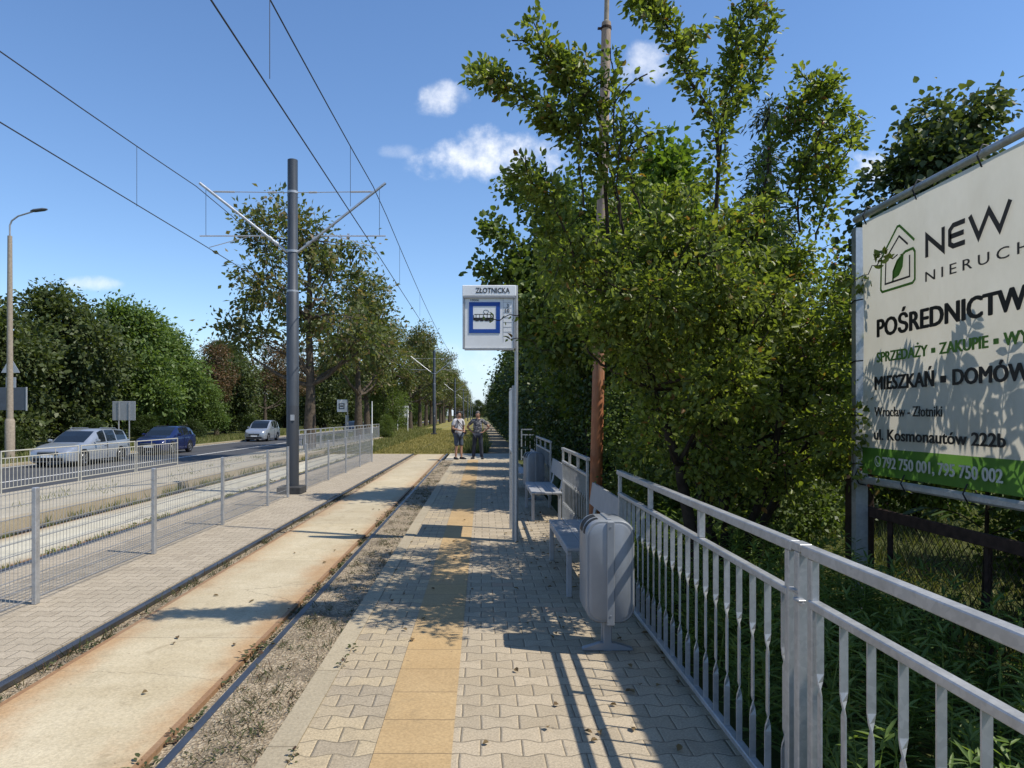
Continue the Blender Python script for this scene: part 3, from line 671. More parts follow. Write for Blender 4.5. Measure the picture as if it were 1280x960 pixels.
# tram stop sign -----------------------------------------------------------
SY = 8.8
t = thing('tram_stop_sign', 'white tram stop sign with blue pictogram frame reading ZŁOTNICKA', 'stop sign', (.43, SY, 0))
part(t, 'post', MB().tube([(.43, SY, 0), (.43, SY, 2.3), (.425, SY, 3.24)], .024, 12), 'galv', 40)
part(t, 'panel', MB().bbox((.085, SY - .002, 2.76), (.62, .075, .635), .006), 'panel')
part(t, 'edge_frame', MB().box((-.238, SY - .002, 2.765), (.024, .10, .655)).box((.406, SY - .0035, 2.765), (.018, .09, .65)).box((.085, SY - .0035, 2.434), (.62, .10, .022)), 'galv')
hd = part(t, 'header', MB().bbox((.085, SY - .01, 3.165), (.675, .11, .135), .006), 'white')
part(t, 'header_rail', MB().box((.085, SY - .012, 3.086), (.66, .11, .022)), 'galv_dull')
fy = SY - .002 - .0375
fr = MB()
for c, d_ in (((.027, 2.998), (.39, .05)), ((.027, 2.658), (.39, .05)), ((-.143, 2.828), (.05, .29)), ((.197, 2.828), (.05, .29))):
    fr.box((c[0], fy - .003, c[1]), (d_[0], .006, d_[1]))
part(t, 'blue_border', fr, 'blue')
part(t, 'pictogram_field', MB().box((.027, fy - .0015, 2.828), (.289, .003, .289)), 'white')
pc = MB(); py = fy - .005                                # side view of a tram with its bow collector
T0 = xz(0, py, 0)
pc.prism([(-.105, 2.79), (.135, 2.79), (.143, 2.80), (.143, 2.866), (.135, 2.873), (-.095, 2.873), (-.112, 2.862), (-.116, 2.80)], T0, .002)
for x in (-.06, .0, .06, .105): pc.prism([(x - .022 - .008, 2.782), (x + .014, 2.782), (x + .010, 2.79), (x - .026, 2.79)], T0, .002)
part(t, 'tram_body', pc, 'ink')
wn = MB()
for x0, x1 in ((-.104, -.085), (-.075, -.04), (-.032, .008), (.018, .055), (.065, .098), (.108, .128)): wn.prism([(x0, 2.828), (x1, 2.828), (x1, 2.862), (x0, 2.862)], xz(0, py - .0015, 0), .002)
part(t, 'tram_window', wn, 'white')
pg = MB().stroke([(.02, 2.878), (.045, 2.873), (.07, 2.878)], .005, xz(0, py, 0), .002)
pg.stroke([(.03, 2.878), (.012, 2.90), (.02, 2.918), (.045, 2.924), (.07, 2.918), (.078, 2.90), (.06, 2.878)], .005, xz(0, py, 0), .002)
part(t, 'bow_collector', pg, 'ink')
TX = lambda x, y, z: Matrix.Translation((x, y, z)) @ Matrix.Rotation(R(90), 4, 'X')
text_part(hd, 'ZŁOTNICKA', TX(-.085, SY - .067, 3.135), 'ink', size=.09, bold=.0012, width=.43, height=.068)
text_part(t, '10006', TX(-.15, fy - .002, 3.035), 'ink', size=.04, width=.105, height=.028)
text_part(t, '3', TX(.303, fy - .003, 2.955), 'ink', size=.06, bold=.0006, height=.05)
text_part(t, '10', TX(.285, fy - .003, 2.893), 'ink', size=.06, bold=.0006, width=.055, height=.05)
gl = MB()
for z in (3.02, 2.952, 2.89, 2.83, 2.77, 2.71, 2.65): gl.box((.315, fy - .001, z), (.105, .002, .004))
gl.box((.262, fy - .001, 2.80), (.004, .002, .56))
part(t, 'number_grid', gl, 'whitedull')
# timetable board, parallel to the track, beside the sign post
t = thing('timetable_board', 'narrow grey timetable board on two steel posts, seen almost edge-on below the stop sign', 'notice board', (.40, SY + .1, 0))
for y in (SY + .10, SY + 1.0): part(t, 'post', MB().bbox((.405, y, .99), (.05, .05, 1.98), .005), 'galv')
part(t, 'board', MB().bbox((.405, SY + .55, 1.53), (.05, .85, .86), .006), 'galv')
part(t, 'face_plate', MB().bbox((.376, SY + .55, 1.53), (.006, .8, .80), .002), 'panel')
# ================================================================ POLES, BANNER, FENCES
PB = Vector((1.37, 8.5, 0))
t = thing('lamp_pole', 'slightly leaning round pole, rusty orange at the foot and bare above, standing among plum branches', 'pole', PB)
ln = Vector((.0245, .012, 1.0))
pp = lambda z: PB + ln * z
part(t, 'shaft', MB().tube([pp(0), pp(.25), pp(.27), pp(2.5), pp(4.5), pp(6.42)], [.105, .10, .078, .073, .066, .058], 18), 'orange', 40)
part(t, 'top_tube', MB().tube([pp(6.40), pp(6.44), pp(6.46), pp(8.3)], [.058, .055, .03, .03], 12), 'concretepost', 40)
for z in (6.05, 6.35): part(t, 'band', MB().tube([pp(z), pp(z + .03)], .066, 14).box(pp(z + .015) + Vector((-.08, 0, 0)), (.05, .03, .02)), 'rust')

# banner on its frame, parallel to the track
BX = 2.8
bp_ = lambda px, py: (BX * FX / (px - VX), EYE + (VY - py) * BX / (px - VX))      # measured point on the banner: (distance, height)
Y0, Y1, Z0, Z1 = 5.13, 2.10, 1.175, 3.02
m, nt, b = new_mat('banner_vinyl')
P, x, y, z = pos(nt)
n = noise(nt, 2.2, 5.0, 0.7, scaled(nt, P, (1, 1, .6)))
green = mth(nt, 'LESS_THAN', z, 1.365)
c = mixc(nt, green, ramp(nt, n, [(0.3, (0.57, 0.54, 0.455)), (0.7, (0.66, 0.63, 0.545))]), ramp(nt, n, [(0.3, (0.09, 0.21, 0.03)), (0.7, (0.12, 0.26, 0.045))]))
nt.links.new(c, b.inputs['Base Color']); b.inputs['Roughness'].default_value = .55
tr = nt.nodes.new('ShaderNodeBsdfTranslucent'); nt.links.new(c, tr.inputs['Color'])
mx = nt.nodes.new('ShaderNodeMixShader'); mx.inputs[0].default_value = .5
out = next(q for q in nt.nodes if q.type == 'OUTPUT_MATERIAL')
nt.links.new(b.outputs[0], mx.inputs[1]); nt.links.new(tr.outputs[0], mx.inputs[2]); nt.links.new(mx.outputs[0], out.inputs['Surface'])
bump(nt, b, noise(nt, 3.0, 3.0, .5, scaled(nt, P, (1, 1.4, .6))), .6, .04)
MT['banner'] = m
def printmat(name, c):
    m, nt, b = new_mat(name); b.inputs['Base Color'].default_value = c + (1,); b.inputs['Roughness'].default_value = .6
    P, x, y, z = pos(nt); n = noise(nt, 9.0, 3.0, .6, P)
    cc = ramp(nt, n, [(.3, tuple(v * .9 for v in c)), (.7, tuple(v * 1.1 for v in c))]); nt.links.new(cc, b.inputs['Base Color'])
    tr = nt.nodes.new('ShaderNodeBsdfTranslucent'); nt.links.new(cc, tr.inputs['Color'])
    mx = nt.nodes.new('ShaderNodeMixShader'); mx.inputs[0].default_value = .5
    out = next(q for q in nt.nodes if q.type == 'OUTPUT_MATERIAL')
    nt.links.new(b.outputs[0], mx.inputs[1]); nt.links.new(tr.outputs[0], mx.inputs[2]); nt.links.new(mx.outputs[0], out.inputs['Surface'])
    return m
MT['print_dark'] = printmat('banner_dark_print', (.062, .057, .052)); MT['print_green'] = printmat('banner_green_print', (.19, .37, .08)); MT['print_white'] = printmat('banner_white_print', (.7, .72, .68))
MT['print_grey'] = printmat('banner_grey_print', (.11, .098, .09))
bt = thing('billboard', 'large cream real estate banner laced to an aluminium frame, green band with phone numbers below', 'billboard', (BX, 5.2, 0))
NV, NH = 12, 16; mb = MB()                              # slightly slack sheet
rng = random.Random(4)
for j in range(NV + 1):
    for i in range(NH + 1):
        u, v = i / NH, j / NV
        mb.v.append((BX + .012 * math.sin(u * 9 + v * 2) * math.sin(v * PI) + .004 * math.sin(u * 31) * (v > .9 or v < .1) , Y0 + (Y1 - Y0) * u, Z0 + (Z1 - Z0) * v))
for j in range(NV):
    for i in range(NH): a = j * (NH + 1) + i; mb.f.append((a, a + 1, a + NH + 2, a + NH + 1))
bn = part(bt, 'banner', mb, 'banner', 60)
fr = MB(); fr.tube([(BX + .02, 5.26, 3.075), (BX + .02, 2.0, 3.075)], .024, 14); part(bt, 'top_pole', fr, 'alu', 40)
part(bt, 'bottom_pole', MB().bbox((BX + .02, 3.63, 1.125), (.05, 3.2, .05), .012), 'alu')
part(bt, 'post', MB().rings([[(BX + .03 + a, 5.22 + b_ - .0 * z, z) for a, b_ in ((-.045, -.03), (.045, -.03), (.045, -.018), (-.03, -.018), (-.03, .018), (.045, .018), (.045, .03), (-.045, .03))] for z in (0.0, 3.0)]), 'alu')
part(bt, 'post', MB().bbox((BX + .03, 2.05, 1.5), (.09, .06, 3.0), .006), 'alu')
def tie(y, z0, z1):
    part(bt, 'cable_tie', MB().tube([(BX - .012, y, z0), (BX - .035, y + .005, (z0 + z1) / 2), (BX + .0, y + .012, z1), (BX + .05, y + .012, z1 - .01)], .005, 5), 'black')
for px in (1085, 1148, 1230): tie(BX * FX / (px - VX), 2.985, 3.115)
for y in (3.0, 2.5): tie(y, 2.985, 3.115)
for px in (1075, 1133, 1212): tie(BX * FX / (px - VX), 1.205, 1.09)
for y in (3.2, 2.6): tie(y, 1.205, 1.09)
for z in (2.45, 2.0, 1.6, 1.24): part(bt, 'cable_tie', MB().tube([(BX - .012, 5.10, z), (BX - .03, 5.18, z + .002), (BX - .02, 5.262, z - .01)], .005, 5), 'black')
TB = lambda y, z: Matrix.Translation((BX - .016, y, z)) @ Matrix(((0, 0, -1, 0), (-1, 0, 0, 0), (0, 1, 0, 0), (0, 0, 0, 1)))   # x runs towards the viewer, face to the track
def print_(txt, y, z, w, h, mat, **kw): text_part(bn, txt, TB(y, z), mat, size=h / .73, width=w, height=h, **kw)
print_('POŚREDNICTWO', 4.905, 2.150, 1.49, .128, 'print_dark', fat=.0086)
print_('SPRZEDAŻY ▪ ZAKUPIE ▪ WYNAJMIE', 4.91, 1.972, 1.70, .072, 'print_green', fat=.0046)
print_('MIESZKAŃ ▪ DOMÓW', 4.935, 1.780, 1.40, .096, 'print_dark', fat=.0064)
print_('Wrocław - Złotniki', 4.94, 1.592, .725, .070, 'print_dark', fat=.0016)
print_('ul. Kosmonautów 222b', 4.945, 1.428, 1.24, .078, 'print_dark', fat=.0038)
print_('792 750 001, 795 750 002', 4.84, 1.236, 1.115, .078, 'print_white', fat=.0036)
print_('NIERUCHOMOŚCI', 4.375, 2.437, 1.66, .066, 'print_grey', spacing=1.5)
# NEW drawn with its broad open strokes: u towards the viewer from y=4.37
def mark(strokes, w, mat, name, y=0, z=0):
    mb = MB()
    for s_, cl in strokes: mb.stroke(s_, w, TB(y, z), .001, cl)
    o = link(name, mb.mesh(name, bt.location), mat, bn); return o
mark([([(0, 0), (0, .135), (.155, .01), (.155, .15)], False), ([(.345, .135), (.245, .135), (.215, .112), (.215, .03), (.245, .012), (.345, .012)], False), ([(.215, .073), (.335, .073)], False),
      ([(.385, .15), (.455, .012), (.535, .14), (.615, .012), (.69, .15)], False)], .030, 'print_grey', 'lettering', 4.36, 2.588)
def rpoly(pts, r, n=4):
    o = []; N = len(pts)
    for i in range(N):
        a, b_, c = Vector(pts[i - 1]), Vector(pts[i]), Vector(pts[(i + 1) % N]); p, q = b_ + (a - b_).normalized() * r, b_ + (c - b_).normalized() * r
        for k in range(n + 1): s_ = k / n; o.append(tuple(p * (1 - s_) ** 2 + b_ * 2 * s_ * (1 - s_) + q * s_ ** 2))
    return o
lgx, lgz = 4.885, 2.445                                    # house-and-leaf emblem
o_ = rpoly([(.02, 0), (.41, 0), (.42, .25), (.30, .255), (.20, .20), (.0, .0)], .03)
mark([([(.40, .285), (.24, .42), (.215, .42), (.03, .25), (.022, .03), (.04, .012), (.38, .012), (.405, .03), (.405, .21), (.385, .235), (.30, .232), (.215, .19), (.17, .13), (.165, .06)], False)], .017, 'print_green', 'emblem', lgx, lgz)
mark([([(.33, .275), (.235, .352), (.085, .235), (.075, .06), (.35, .06), (.35, .20)], False)], .013, 'print_grey', 'emblem', lgx, lgz)
lf = MB(); lf.prism([(.165, .075), (.235, .09), (.275, .14), (.285, .215), (.22, .19), (.175, .145)], TB(lgx, lgz), .001); link('emblem_leaf', lf.mesh('emblem_leaf', bt.location), 'print_green', bn)
cir = [(.035 * math.cos(2 * PI * k / 20), .035 * math.sin(2 * PI * k / 20)) for k in range(20)]
mark([(cir, True)], .007, 'print_white', 'phone_icon', 4.90, 1.275)
mark([([(-.016, .016), (-.012, -.004), (.004, -.016), (.016, -.014)], False)], .010, 'print_white', 'phone_icon', 4.90, 1.275)

# rusty garden fence under the banner
t = thing('chain_link_fence', 'old chain link fence with a rusty brown rail and thin posts below the banner', 'fence', (2.9, 5.3, 0))
part(t, 'rail', MB().bbox((2.9, 2.6, .88), (.03, 5.4, .075), .004), 'rust')
for y in (5.0, 4.03, 2.6, 1.2): part(t, 'post', MB().tube([(2.93, y, 0), (2.93, y, .9)], .02, 8), 'rust')
mb = MB(); y = 0.0
while y < 5.25:
    for d_ in (1, -1):
        z0, z1 = .08, .85; L = z1 - z0; ya, yb_ = y, y + d_ * L * .8
        if -.2 < yb_ < 5.25: mb.tube([(2.92 + .003 * d_, ya, z0), (2.92 + .003 * d_, yb_, z1)], .0019, 3, False)
    y += .062
part(t, 'wire_mesh', mb, 'rust')
t = thing('wooden_post', 'dark rotten wooden post stump behind the left foot of the billboard', 'post', (2.98, 5.5, 0))
part(t, 'shaft', MB().bbox((2.98, 5.5, .55), (.17, .14, 1.1), .015), 'wood'); part(t, 'cap', MB().prism([(-.10, 0), (.10, 0), (.02, .07), (-.02, .07)], xz(2.98, 5.42, 1.1), .16), 'wood')

# mesh fence between the tracks
def mesh_fence(label, x, ys, group, h=1.0, z0=-.035):
    t = thing('mesh_fence', label, 'fence', (x, ys[0], z0), 0, group)
    for y in ys: part(t, 'post', MB().bbox((x, y, z0 + h / 2 + .005), (.04, .062, h + .01), .005), 'galv')
    for ya, yb_ in zip(ys[:-1], ys[1:]):
        mb = MB(); n = int((yb_ - ya - .07) / .0505); xx = x - .028
        for i in range(n + 1):
            y = ya + .035 + (yb_ - ya - .07) * i / n; mb.tube([(xx, y, z0 + .04), (xx, y, z0 + h)], .0026, 4, False)
        for k in range(10):
            z = z0 + .05 + k * (h - .07) / 9
            for dx in (-.006, .006): mb.tube([(xx + dx, ya + .0, z), (xx + dx, yb_ - .0, z)], .0029, 4, False)
        part(t, 'wire_panel', mb, 'wire')
        for y in (ya, yb_):
            pass
    return t
mesh_fence('wire mesh fence between the tracks, reaching up to the tall dark pole', -3.87, [1.7, 3.86, 6.03, 8.2, 10.37, 12.55, 13.85], 'mesh fences between the tracks')
mesh_fence('wire mesh fence between the tracks beyond the tall dark pole, ending at the grass', -3.87, [15.3, 17.5, 19.75, 22.0, 24.4], 'mesh fences between the tracks')
def bar_fence(name, label, mat, x0, x1, ys, z_fn, group, h=1.1, pitch=.14, r=.011, double=True):
    t = thing(name, label, 'fence', (x0, ys[0], 0), 0, group)
    Yn = ys[-1] - ys[0]; X = lambda y: x0 + (x1 - x0) * (y - ys[0]) / Yn
    for ya, yb_ in zip(ys[:-1], ys[1:]):
        za, zb = z_fn(ya), z_fn(yb_); a, b_ = ya + .07, yb_ - .07
        for nm, f, rr in (('top_rail', h - .02, r * 1.6), ('middle_rail', h - .2, r * 1.3), ('bottom_rail', .13, r * 1.2)):
            part(t, nm, MB().tube([(X(a), a, za + f), (X(b_), b_, zb + f)], rr, 6), mat)
        for y in (a, b_): part(t, 'post', MB().tube([(X(y), y, z_fn(y) - .1), (X(y), y, z_fn(y) + h)], r * 1.9, 6), mat)
        mb = MB(); n = int((b_ - a) / pitch)
        for i in range(1, n): y = a + (b_ - a) * i / n; mb.tube([(X(y), y, z_fn(y) + .13), (X(y), y, z_fn(y) + h - .2)], r, 5, False)
        for i in (1, 2): y = a + (b_ - a) * i / 3; mb.tube([(X(y), y, z_fn(y) + h - .2), (X(y), y, z_fn(y) + h - .02)], r, 5, False)
        part(t, 'bar_infill', mb, mat)
    return t
bar_fence('guard_fence', 'cream painted tubular guard fence between the far platform and the road', 'cream', -12.15, -12.15, [7.0, 10.5, 14.0, 17.5, 21.0, 24.4, 27.8], lambda y: -.40, 'roadside guard fences', 1.1, .15)
bar_fence('guard_fence', 'light grey tubular guard fence along the back of the farther stop platform', 'galv', -7.3, -6.9, [26.0, 28.5, 31, 33.5, 36, 38.5, 41, 43.5, 46.5], lambda y: .02, 'roadside guard fences', 1.0, .22, .014)
t = thing('marker_post', 'slender pale post at the end of the mesh fence by the grass', 'post', (-5.55, 35.0, 0)); part(t, 'shaft', MB().tube([(-5.55, 35, -.05), (-5.55, 35, 2.3)], [.035, .022], 8), 'white'); part(t, 'foot', MB().tube([(-5.55, 35, -.05), (-5.55, 35, .35)], .05, 8), 'white')

# ---------------------------------------------------------------- tram poles and wires
def tram_pole(label, y, detail):
    t = thing('tram_pole', label, 'tram pole', (-3.98, y, -.05), 0, 'dark tram poles between the tracks')
    x = -3.98
    part(t, 'footing', MB().bbox((x - .02, y, -.02 + .04), (.50, .50, .2), .02), 'footing')
    sh = MB().tube([(x, y, 0), (x, y, 4.17), (x, y, 4.2), (x, y, 6.95)], [.130, .126, .108, .105], 20); part(t, 'shaft', sh, 'pole', 40)
    for z, r_ in ((4.19, .122), (5.03, .118), (6.27, .112)): part(t, 'collar', MB().tube([(x, y, z - .025), (x, y, z + .025)], r_, 18), 'galv', 40)
    for s_ in (1, -1):
        e = Vector((x + s_ * 1.95, y, 6.47)); a = Vector((x + s_ * .12, y, 5.03))
        arm = part(t, 'arm', MB().tube([a, e], .028, 10), 'alu', 40)
        for f in (.10, .17): p = a.lerp(e, f); sub(arm, 'insulator', MB().tube([p, a.lerp(e, f + .035)], .045, 10), 'whitedull', 40)
        p = a.lerp(e, .86); q = Vector((x, y, 6.27))
        tr = part(t, 'tie_rod', MB().tube([q + Vector((s_ * .11, 0, 0)), q.lerp(Vector((p.x, y, 6.29)), .55), (p.x, y, p.z + .02)], [.009, .009, .009], 6), 'galv')
        sub(tr, 'insulator', MB().tube([q.lerp(Vector((p.x, y, 6.29)), .2), q.lerp(Vector((p.x, y, 6.29)), .30)], .022, 8).tube([q.lerp(Vector((p.x, y, 6.29)), .72), q.lerp(Vector((p.x, y, 6.29)), .97)], .020, 8), 'whitedull', 40)
        h0 = a.lerp(e, .32); zz = 5.36
        rg = part(t, 'registration_tube', MB().tube([(a.lerp(e, .26).x, y, zz), (x + s_ * 1.95, y, zz)], .014, 8), 'alu')
        sub(rg, 'steady_arm', MB().tube([(x + s_ * .95, y, zz - .02), (x + s_ * 1.75, y, 5.12)], .008, 6), 'alu')
        part(t, 'dropper', MB().tube([(x + s_ * 1.82, y, zz), (x + s_ * 1.82, y, a.lerp(e, .93).z)], .005, 5), 'cable')
    if detail: part(t, 'number_plate', MB().box((x + .03, y - .128, 1.55), (.08, .02, .12)), 'whitedull')
    return t
PY = [14.6, 57.5, 101, 145, 189, 233, 277]
lab = ['tall dark grey tram pole with twin arms, standing in the gap of the mesh fence', 'second dark tram pole, standing in the green track beyond the platform', 'third dark tram pole along the green track, behind the two waiting people',
       'fourth dark tram pole along the green track, small in the distance']
p0 = tram_pole(lab[0], PY[0], True)
for i, y in enumerate(PY[1:]):
    c = copy_tree(p0); c.location = (-3.98, y, -.05)
    c['label'] = lab[i + 1] if i < 3 else 'tiny dark tram pole far down the line past the fourth pole'
sup = [-20.0] + PY
def wire_z(y, z0, sag):
    for a, b_ in zip(sup[:-1], sup[1:]):
        if a <= y <= b_: f = (y - a) / (b_ - a); return z0 - 4 * sag * f * (1 - f)
    return z0
for cx, who in ((-2.2, 'near'), (-5.76, 'far')):
    for nm, z0, sag, r_ in (('messenger_wire', 6.24, .5, .009), ('contact_wire', 5.08, .03, .009)):
        t = thing(nm, f'{"upper carrying" if nm[0] == "m" else "lower contact"} wire of the overhead line above the {who} track', 'overhead wire', (cx, -12, 0), 0, 'overhead tram wires')
        ys = list(np.arange(-12, 277, 2.0)); off = .0 if nm[0] == 'm' else (-.06 if who == 'near' else .06)
        part(t, 'wire', MB().tube([(cx + off, y, wire_z(y, z0, sag)) for y in ys], r_, 5), 'cable')
        if nm[0] == 'm':
            for y in [2.5, 7.2, 11.6, 18.5, 24.5, 31, 37, 43, 49.5, 63, 71, 79, 87]:
                part(t, 'dropper', MB().tube([(cx, y, wire_z(y, z0, sag)), (cx, y, 5.08)], .0042, 4), 'cable')

# ---------------------------------------------------------------- road side
t = thing('street_lamp', 'tall concrete street lamp with a curved arm across the road', 'street lamp', (-20.3, 29.9, -.42))
x, y = -20.3, 29.9
part(t, 'shaft', MB().tube([(x, y, -.4), (x, y, 9.3)], [.145, .09], 14), 'concretepost', 40); part(t, 'base', MB().lathe([(.19, -.42), (.19, 1.35), (.15, 1.45)], 12, Matrix.Translation((x, y, 0))), 'concretepost', 40)
part(t, 'arm', MB().tube([(x, y, 9.25), (x, y, 9.75), (x + .08, y, 9.95), (x + .35, y, 10.15), (x + 1.0, y, 10.35)], .035, 8), 'galv_dull', 40)
part(t, 'lamp_head', MB().rings([[(x + .9 + a, y + b_ * w, 10.36 + a * .12 + c * w2) for b_, c in ((-.13, 0), (-.08, .06), (.08, .06), (.13, 0), (.08, -.04), (-.08, -.04))] for a, w, w2 in ((0, .4, .6), (.15, 1, 1), (.55, 1, 1), (.7, .5, .5))]), 'darkboard')
t = thing('road_sign', 'road sign post seen from behind, with triangle, small plate and dark board', 'road sign', (-21.12, 31.2, -.42))
x, y = -21.12, 31.2
part(t, 'post', MB().tube([(x, y, -.42), (x, y, 4.3)], .035, 8), 'galv_dull')
part(t, 'triangle_plate', MB().prism([(-.42, 3.50), (.42, 3.50), (.0, 4.22)][::1], xz(x + .0, y - .06, 0), .02), 'whitedull')
part(t, 'small_plate', MB().bbox((x + .02, y - .05, 3.06), (.46, .02, .48), .008), 'whitedull')
part(t, 'board', MB().bbox((x - .22, y - .05, 2.33), (1.85, .03, 1.02), .01), 'darkboard'); part(t, 'board_frame', MB().box((x + .72, y - .055, 2.33), (.04, .06, 1.06)), 'whitedull')
t = thing('road_sign', 'pale grey back of a square road sign on two legs, behind the silver estate car', 'road sign', (-20.6, 40, -.42))
x, y = -20.6, 40
part(t, 'board', MB().bbox((x, y, 1.85), (1.33, .03, 1.1), .01), 'whitedull'); part(t, 'rib', MB().box((x - .3, y - .03, 1.85), (.08, .03, 1.04)).box((x + .3, y - .03, 1.85), (.08, .03, 1.04)), 'galv_dull')
for dx in (-.3, .3): part(t, 'leg', MB().tube([(x + dx, y, -.42), (x + dx, y, 1.4)], .04, 8), 'galv_dull')
t = thing('info_board', 'white information board on two legs beside the green track, in front of a parked truck', 'sign', (-8.0, 70, -.1))
x, y = -8.0, 70
part(t, 'board', MB().bbox((x, y, 1.95), (1.18, .04, 1.15), .01), 'white'); part(t, 'rib', MB().box((x - .02, y - .03, 1.95), (.30, .03, 1.1)), 'whitedull')
for dx in (-.52, .5): part(t, 'leg', MB().tube([(x + dx, y - .03, -.1), (x + dx, y - .03, 2.0)], .04, 8), 'white')
# stop sign of the opposite platform
SO = Vector((-9.6, 48, -.1))
t = thing('tram_stop_sign', 'small distant tram stop sign on the opposite platform beyond the light grey guard fence', 'stop sign', SO)
part(t, 'post', MB().tube([SO + Vector((.30, 0, 0)), SO + Vector((.30, 0, 2.75))], .035, 8), 'galv_dull'); part(t, 'lower_post', MB().box(SO + Vector((.24, .1, .85)), (.2, .1, 1.7)), 'galv')
part(t, 'panel', MB().bbox(SO + Vector((-.08, 0, 2.35)), (.68, .08, .85), .01), 'panel')
fr = MB()
for c, d_ in (((0, .17), (.39, .06)), ((0, -.17), (.39, .06)), ((-.165, 0), (.06, .28)), ((.165, 0), (.06, .28))): fr.box(SO + Vector((-.1 + c[0], -.05, 2.32 + c[1])), (d_[0], .01, d_[1]))
part(t, 'border', fr, 'darkboard'); part(t, 'tram_mark', MB().box(SO + Vector((-.1, -.05, 2.32)), (.22, .01, .09)), 'ink')
# ================================================================ VEHICLES
def car_paint(name, c, metal=.5):
    m, nt, b = new_mat(name)
    n = noise(nt, 2.0, 3.0, .6, objco(nt))
    nt.links.new(ramp(nt, n, [(.3, tuple(v * .92 for v in c)), (.7, c)]), b.inputs['Base Color'])
    b.inputs['Metallic'].default_value = metal; b.inputs['Roughness'].default_value = .32
    b.inputs['Coat Weight'].default_value = .7; b.inputs['Coat Roughness'].default_value = .06
    return m
MT['silver'] = car_paint('silver_car_paint', (.40, .43, .47), .55); MT['silver2'] = car_paint('greyish_silver_car_paint', (.38, .41, .45), .55)
MT['carblue'] = car_paint('blue_car_paint', (.007, .015, .085), .35); MT['carblack'] = car_paint('black_car_paint', (.012, .012, .014), .2); MT['carwhite'] = car_paint('white_van_paint', (.7, .7, .7), 0)
m, nt, b = new_mat('car_window_glass'); b.inputs['Base Color'].default_value = (.012, .016, .02, 1); b.inputs['Roughness'].default_value = .06; b.inputs['Specular IOR Level'].default_value = .8; MT['glass'] = m
m, nt, b = new_mat('headlamp_glass'); b.inputs['Base Color'].default_value = (.55, .6, .65, 1); b.inputs['Roughness'].default_value = .1; b.inputs['Metallic'].default_value = .6; MT['lamp'] = m
MT['rim'] = simple('alloy_rim', (.42, .43, .45), .35, .8, .06)
ESTATE = [(-2.43, .30, .56, .60, .56, .50, .38), (-2.37, .22, .63, .69, .76, .71, .56), (-2.18, .18, .70, .77, .87, .82, .68), (-1.65, .18, .82, .89, .92, .87, .73), (-1.05, .18, .90, .97, .925, .87, .70),
          (-.62, .18, .92, 1.22, .925, .87, .64), (-.22, .18, .935, 1.42, .925, .87, .60), (.05, .18, .94, 1.50, .925, .87, .595), (.28, .18, .945, 1.52, .925, .87, .59), (.36, .18, .95, 1.52, .925, .87, .59),
          (1.12, .18, .97, 1.515, .925, .87, .585), (1.20, .18, .975, 1.51, .925, .87, .58), (2.02, .2, 1.0, 1.46, .905, .845, .56), (2.16, .22, 1.0, 1.43, .895, .835, .55), (2.38, .28, .98, 1.04, .86, .80, .62), (2.43, .36, .86, .92, .78, .74, .6)]
HATCH = [(-2.08, .30, .58, .64, .55, .50, .38), (-2.02, .22, .66, .73, .74, .70, .56), (-1.85, .18, .74, .82, .84, .80, .68), (-1.45, .18, .86, .93, .88, .84, .72), (-.95, .18, .93, 1.0, .885, .84, .69),
         (-.52, .18, .95, 1.28, .885, .84, .62), (-.15, .18, .96, 1.45, .885, .84, .59), (.1, .18, .965, 1.49, .885, .84, .585), (.28, .18, .97, 1.5, .885, .84, .58), (.36, .18, .975, 1.5, .885, .84, .58),
         (1.05, .18, 1.0, 1.48, .885, .84, .57), (1.13, .18, 1.0, 1.475, .885, .84, .57), (1.5, .2, 1.02, 1.44, .87, .82, .56), (1.72, .22, 1.02, 1.38, .86, .81, .55), (2.02, .28, .96, 1.02, .82, .78, .62), (2.08, .36, .84, .90, .76, .72, .6)]
MPV = [(a * 1.04, b_, c * 1.05, d * (1.13 if d > 1.1 else 1.06), e * .99, f * .99, g_ * 1.05) for a, b_, c, d, e, f, g_ in HATCH]
